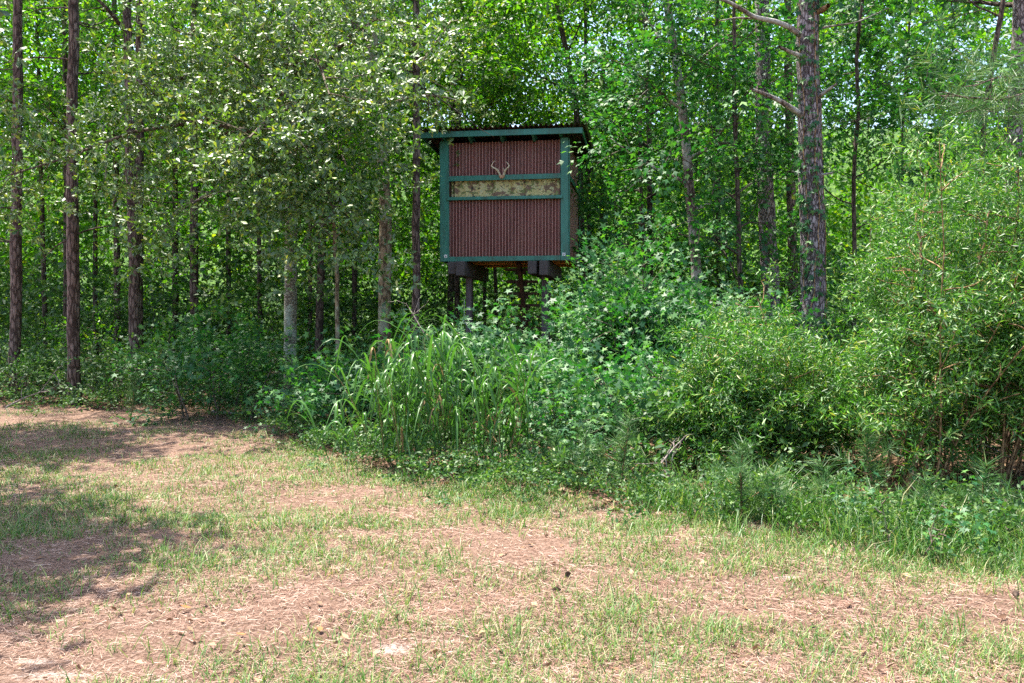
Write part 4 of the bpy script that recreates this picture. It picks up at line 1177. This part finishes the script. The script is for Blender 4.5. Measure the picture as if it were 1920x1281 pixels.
def cane_clump(px, py, n_stalk, h, label, seed, spread=.25, lean=0.0):
    d = FPX * CAM_H / (py - HORIZON); x = (px - 960) / FPX * d
    r = np.random.default_rng(seed)
    root = thing_at('tall_grass_clump', x, d, label, 'tall grass', 'clumps of tall cane grass in front of the blind')
    L0 = np.array(root.location)
    for k in range(n_stalk):
        b = np.array([spread * r.normal(), .6 * spread * r.normal(), -.02]); hh = h * r.uniform(.6, 1.1)
        ln = np.array([r.normal() * .10 + b[0] * .25 + lean, r.normal() * .13 - .05, 1.0])
        st = np.array([b + ln * hh * t + np.array([ln[0], ln[1], 0]) * hh * .35 * t * t for t in np.linspace(0, 1, 6)])
        dry = r.random() < .14
        tb = Tubes(); tb.add(st, np.linspace(.0045, .002, 6), 5)
        o = link('stalk', tb.mesh('stalk'), M['dry_cane'] if dry or r.random() < .15 else M['cane'], root)
        nb = 0 if dry and r.random() < .5 else r.integers(5, 8)
        for q in range(nb):
            u = .18 + .82 * (q + r.random() * .6) / nb; u = min(u, 1)
            p = np.array([np.interp(u, np.linspace(0, 1, 6), st[:, c]) for c in range(3)])
            az = r.uniform(0, 6.28); out = np.array([math.cos(az), .8 * math.sin(az) - .2, 0]); BL = r.uniform(.5, 1.05) * (.75 + .3 * u)
            rise = r.uniform(.7, 1.3); fall = r.uniform(.55, 1.45); bow = r.uniform(.2, .65) * (1.4 if r.random() < .2 else 1)
            ts = np.linspace(0, 1, 9)
            bl = p + out[None] * (BL * bow * ts)[:, None] + np.array([0, 0, 1.])[None] * (BL * (rise * ts - fall * ts ** 2.6))[:, None]
            bl[:, 2] = np.maximum(bl[:, 2], .02)
            bo = link('blade', blade_mesh(bl, r.uniform(.009, .018), np.array([0, 0, 1.]) + .3 * r.normal(size=3)), M['dry_cane'] if r.random() < .07 else M['cane'], o)
cane_clump(760, 884, 19, 1.2, 'dense tall grass clump left of centre in the stand', 251, .17)
cane_clump(850, 886, 17, 1.28, 'tallest grass clump in the middle of the stand', 252, .17)
cane_clump(950, 892, 17, 1.18, 'broad-bladed grass clump at the right of the stand', 253, .15, .04)
cane_clump(715, 872, 8, 1.0, 'grass clump leaning left at the left of the stand', 254, .10, -.12)
cane_clump(640, 868, 3, .42, 'short drooping grass clump at the far left of the stand', 255, .08, -.2)
cane_clump(800, 850, 12, 1.35, 'tall grass at the back of the stand, against the sweetgum', 256, .2)

# ------------------------------------------------------------------ grass, straw and litter
def blades(name, x, y, h, w, rng, lean=.5, mat=None):
    """one mesh of short three-point blades standing at (x, y)"""
    n = len(x); z = ground_z(x, y) - .004
    az = rng.uniform(0, 2 * math.pi, n); l = np.abs(rng.normal(lean, .3, n)); bd = np.stack([np.cos(az), np.sin(az), np.zeros(n)], -1)
    sa = az + math.pi / 2 + rng.normal(0, .5, n); sd = np.stack([np.cos(sa), np.sin(sa), np.zeros(n)], -1) * (w / 2)[:, None]
    B = np.stack([x, y, z], -1); up = np.array([0, 0, 1.])
    k = 1 / np.sqrt(1 + l * l)
    m1 = B + (up[None] * .62 + bd * (l * .35)[:, None]) * (h * k)[:, None]
    tp = B + (up[None] * .92 + bd * (l * 1.05)[:, None]) * (h * k)[:, None]
    V = np.stack([B - sd, B + sd, m1 + sd * .75, m1 - sd * .75, tp], 1).reshape(-1, 3)
    F = (np.arange(n)[:, None, None] * 5 + np.array([[0, 1, 2], [0, 2, 3], [3, 2, 4]])[None]).reshape(-1, 3)
    return mesh_np(name, V, F)

gr = np.random.default_rng(900)
def scatter(n, ymin, ymax, mask, pw=1.0, xl=.66):
    y = np.exp(gr.uniform(math.log(ymin), math.log(ymax), n)); x = gr.uniform(-1, 1, n) * (y * xl + .6)
    k = gr.random(n) < mask(x, y) ** pw
    return x[k], y[k]
# tufts
tx, ty = scatter(66000, 2.9, 14.5, lambda x, y: np.where(y < edge_y(x) + .4, grass_mask(x, y) * np.clip(fbm(x * 2.6, y * 2.6, 55) * 3 - .75, .08, 1), 0), 1.1)
per = 9
sp = .025 + .006 * ty
bx_ = (tx[:, None] + gr.normal(size=(len(tx), per)) * sp[:, None]).ravel(); by_ = (ty[:, None] + gr.normal(size=(len(tx), per)) * sp[:, None]).ravel()
tuft_h = np.repeat(gr.uniform(.03, .085, len(tx)) * (1 + .6 * (gr.random(len(tx)) < .12) + 1.6 * (gr.random(len(tx)) < .035)), per)
hh = tuft_h * gr.uniform(.6, 1.3, len(bx_)); ww = .0029 * (1 + by_ / 7)
o = link('grass', blades('grass', bx_, by_, hh, ww, gr, 1.1), M['grass']); set_props(o, 'thin patchy grass growing through the pine straw', 'grass', kind='stuff')
# taller grass and weeds along the edge of the undergrowth
ex, ey = scatter(46000, 3.6, 13.5, lambda x, y: np.exp(-((y - edge_y(x) - .5) / .6) ** 2) * np.where(x > -2.6, 1, .2) * np.where(x > .6, 1, .55) * np.clip(fbm(x * 1.6, y * 1.6, 77) * 2.6 - .75, .05, 1))
per = 6
bx_ = (ex[:, None] + gr.normal(size=(len(ex), per)) * .035).ravel(); by_ = (ey[:, None] + gr.normal(size=(len(ex), per)) * .035).ravel()
hh = np.repeat(gr.uniform(.10, .34, len(ex)) * np.clip(.45 + (ey - edge_y(ex)) * .6 + .3, .3, 1.1) * np.where(ex > .8, 1.2, .65) * (.5 + fbm(ex * 2.3, ey * 2.3, 78)), per) * gr.uniform(.6, 1.25, len(bx_))
o = link('edge_grass', blades('edge_grass', bx_, by_, hh, .0042 * (1 + by_ / 9), gr, .9), M['edge_grass']); set_props(o, 'longer green grass along the edge of the undergrowth', 'grass', kind='stuff')
# low leafy ground cover along the edge
def cover(name, label, n, mask, sc, mat, seed, ymin, ymax, kind='under', hmax=.22):
    r = np.random.default_rng(seed)
    x, y = scatter(n, ymin, ymax, mask)
    z = ground_z(x, y) + r.uniform(.03, hmax, len(x))
    A = norm(np.stack([r.normal(size=len(x)), r.normal(size=len(x)), .5 * r.random(len(x))], -1)); Z = norm(np.array([0, 0, 1.]) + .4 * r.normal(size=(len(x), 3)))
    o = link(name, foliage_mesh(name, kind, np.stack([x, y, z], -1), A, Z, sc * r.uniform(.7, 1.3, len(x)), r), M[mat])
    set_props(o, label, 'ground cover', kind='stuff')
cover('ground_cover', 'low leafy weeds at the foot of the tall grass and shrubs', 12000, lambda x, y: np.exp(-((y - edge_y(x) - .8) / .6) ** 2) * (x > -3) * np.where(x < 1, 1.0, .5), .32, 'under', 301, 5, 14)
cover('ground_cover', 'trailing vines and weeds below the left tree line', 4200, lambda x, y: np.exp(-((y - edge_y(x) - 1.0) / 1.1) ** 2) * (x < -2.6) * np.clip(fbm(x * 1.1, y * 1.1, 88) * 3 - .9, .05, 1), .40, 'under', 302, 11, 18, hmax=.22)
cover('ground_cover', 'weeds and seedlings on the shaded forest floor', 2600, lambda x, y: (y > edge_y(x) + 1.6) * .8, .7, 'under', 303, 8, 26, hmax=.7)
# pine straw
nx, ny = scatter(250000, 2.8, 15, lambda x, y: np.where(y < edge_y(x) + .6, (.95 - 1.1 * sand_mask(x, y)) * np.clip(fbm(x * 3.1, y * 3.1, 66) * 3 - .6, .2, 1), 0).clip(0, 1))
n = len(nx); az = gr.uniform(0, 2 * math.pi, n); Ln = gr.uniform(.03, .10, n); w = .0007 * (1 + ny / 4)
zc = ground_z(nx, ny) + gr.uniform(.002, .014, n); dv = np.stack([np.cos(az), np.sin(az), gr.normal(0, .06, n)], -1)
c0 = np.stack([nx, ny, zc], -1); s_ = np.stack([-np.sin(az), np.cos(az), gr.normal(0, .4, n)], -1) * w[:, None]
V = np.stack([c0 - dv * Ln[:, None] / 2 - s_, c0 - dv * Ln[:, None] / 2 + s_, c0 + dv * Ln[:, None] / 2 + np.array([0, 0, .004])], 1).reshape(-1, 3)
o = link('pine_straw', mesh_np('pine_straw', V, np.arange(3 * n).reshape(-1, 3)), M['straw']); set_props(o, 'fallen reddish pine needles strewn over the clearing', 'pine straw', kind='stuff')
# leaf litter under the trees
lx, ly = scatter(30000, 3, 24, lambda x, y: np.where(y > edge_y(x) + .2, .9, .06))
n = len(lx); lvv, lff = leaf_shape('oval'); A = norm(gr.normal(size=(n, 3)) * [1, 1, .25]); Z = norm(np.array([0, 0, 1.]) + .45 * gr.normal(size=(n, 3)))
R_ = frames_to_mats(A, Z); P = np.stack([lx, ly, ground_z(lx, ly) + gr.uniform(.005, .02, n)], -1)
V = P[:, None] + (gr.uniform(.05, .11, n) * np.where(ly > edge_y(lx), 1, .55))[:, None, None] * np.einsum('nij,kj->nki', R_, lvv)
o = link('leaf_litter', mesh_np('leaf_litter', V.reshape(-1, 3), (np.arange(n)[:, None, None] * 4 + lff[None]).reshape(-1, 3)), M['litter']); set_props(o, 'brown fallen leaves on the shaded forest floor', 'leaf litter', kind='stuff')

# rust-red single fallen leaves on the straw
sv = [(0, 0, 0), (.25, .22, .03), (.6, .26, .06), (.85, .12, .1), (1, 0, .12), (.85, -.12, .08), (.6, -.24, .05), (.25, -.2, .02), (.5, 0, -.02)]
sf = [(8, i, (i + 1) % 8) for i in range(8)]
fl_mesh = mesh_np('fallen_leaf', np.array(sv) * .06, np.array(sf)); fl_mesh.materials.append(M['rust_leaf'])
for k, (px, py, lab) in enumerate([(438, 1195, 'rust-orange fallen leaf on the straw, lower left of centre'), (597, 1190, 'orange fallen leaf right of the other rust leaves'),
                                   (355, 1142, 'brown curled leaf on the straw above the rust leaves')]):
    d = FPX * CAM_H / (py - HORIZON); x = (px - 960) / FPX * d
    o = link('fallen_leaf', fl_mesh); o.location = (x, d, gz(x, d) + .022); o.rotation_euler = (.3 * math.sin(k * 3), .25 * math.cos(k * 5), k * 1.7); o.scale = (.8 + .1 * (k % 4),) * 3
    set_props(o, lab, 'fallen leaf', 'single leaves fallen on the clearing')
# pine cones
def cone_mesh():
    V = []; F = []
    for i in range(9):
        z = i / 8; rr_ = .022 * math.sin(math.pi * (.12 + .80 * z)) + .004
        for j in range(8):
            a = 2 * math.pi * (j + .5 * (i % 2)) / 8; b = len(V)
            o_ = np.array([math.cos(a), math.sin(a), 0]); s = np.array([-math.sin(a), math.cos(a), 0]) * rr_ * .42; c0 = np.array([0, 0, z * .075])
            V += [c0 + o_ * rr_ * .3 - s * .5, c0 + o_ * rr_ * .3 + s * .5, c0 + o_ * rr_ + s + [0, 0, .008], c0 + o_ * rr_ * 1.12 + [0, 0, .012], c0 + o_ * rr_ - s + [0, 0, .008]]
            F += [(b, b + 1, b + 2), (b, b + 2, b + 4), (b + 4, b + 2, b + 3)]
    return mesh_np('pine_cone', np.array(V), np.array(F))
cm = cone_mesh(); cm.materials.append(M['cone'])
for k, (px, py, lab) in enumerate([(1065, 1083, 'dark pine cone in the straw right of centre'), (1035, 1112, 'pine cone lying below the dark one'), (1912, 1140, 'pine cone at the right edge of the photo'), (445, 893, 'pine cone by the bare sandy ridge on the left')]):
    d = FPX * CAM_H / (py - HORIZON); x = (px - 960) / FPX * d
    o = link('pine_cone', cm); o.location = (x, d, gz(x, d) + .012); o.rotation_euler = (math.radians(80), .2 * k, k * 1.3); o.scale = (.62,) * 3
    set_props(o, lab, 'pine cone', 'pine cones on the clearing')
# bare dead branches
def dead(px, py, pts, d, label, seed, r0=.014):
    c = Crown(seed, 'pine'); r = c.rng
    P = np.array([at(a, b, d + .1 * i) for i, (a, b) in enumerate(pts)])
    root = empty('dead_branch', tuple(P[0])); set_props(root, label, 'branch')
    t = Tubes(); t.add(P, np.linspace(r0, r0 * .3, len(P)), 6)
    for i in range(1, len(P)):
        for q in range(2):
            sp = c.poly(P[i], norm(P[i] - P[i - 1]) + .9 * r.normal(size=3), r.uniform(.12, .4), 4, .25)
            t.add(sp, np.linspace(r0 * .45, .0015, len(sp)), 4)
    part(root, 'twigs', t.mesh('twigs'), M['dead'])
dead(1255, 935, [(1252, 985), (1258, 900), (1240, 870), (1265, 840), (1280, 825)], 7.4, 'bare dead twigs standing at the grass edge before the shrubs', 401)
dead(1560, 800, [(1500, 880), (1530, 850), (1556, 838), (1575, 812)], 8.2, 'grey bare twigs under the rounded wax myrtle', 402, .006)
dead(30, 755, [(8, 765), (40, 748), (75, 735), (100, 700)], 14.3, 'dead branch leaning at the foot of the left pines', 403, .018)
dead(500, 775, [(395, 772), (450, 776), (510, 775)], 13.6, 'dark fallen limb under the left sweetgum bush', 404, .03)
dead(1800, 850, [(1900, 860), (1840, 830), (1790, 815), (1760, 800)], 7.9, 'tangle of bare grey twigs in the gap below the tall wax myrtle', 405, .010)
dead(690, 640, [(795, 625), (775, 590), (762, 570)], 9.6, 'thin dry stalk slanting up from the tall grass', 406, .006)
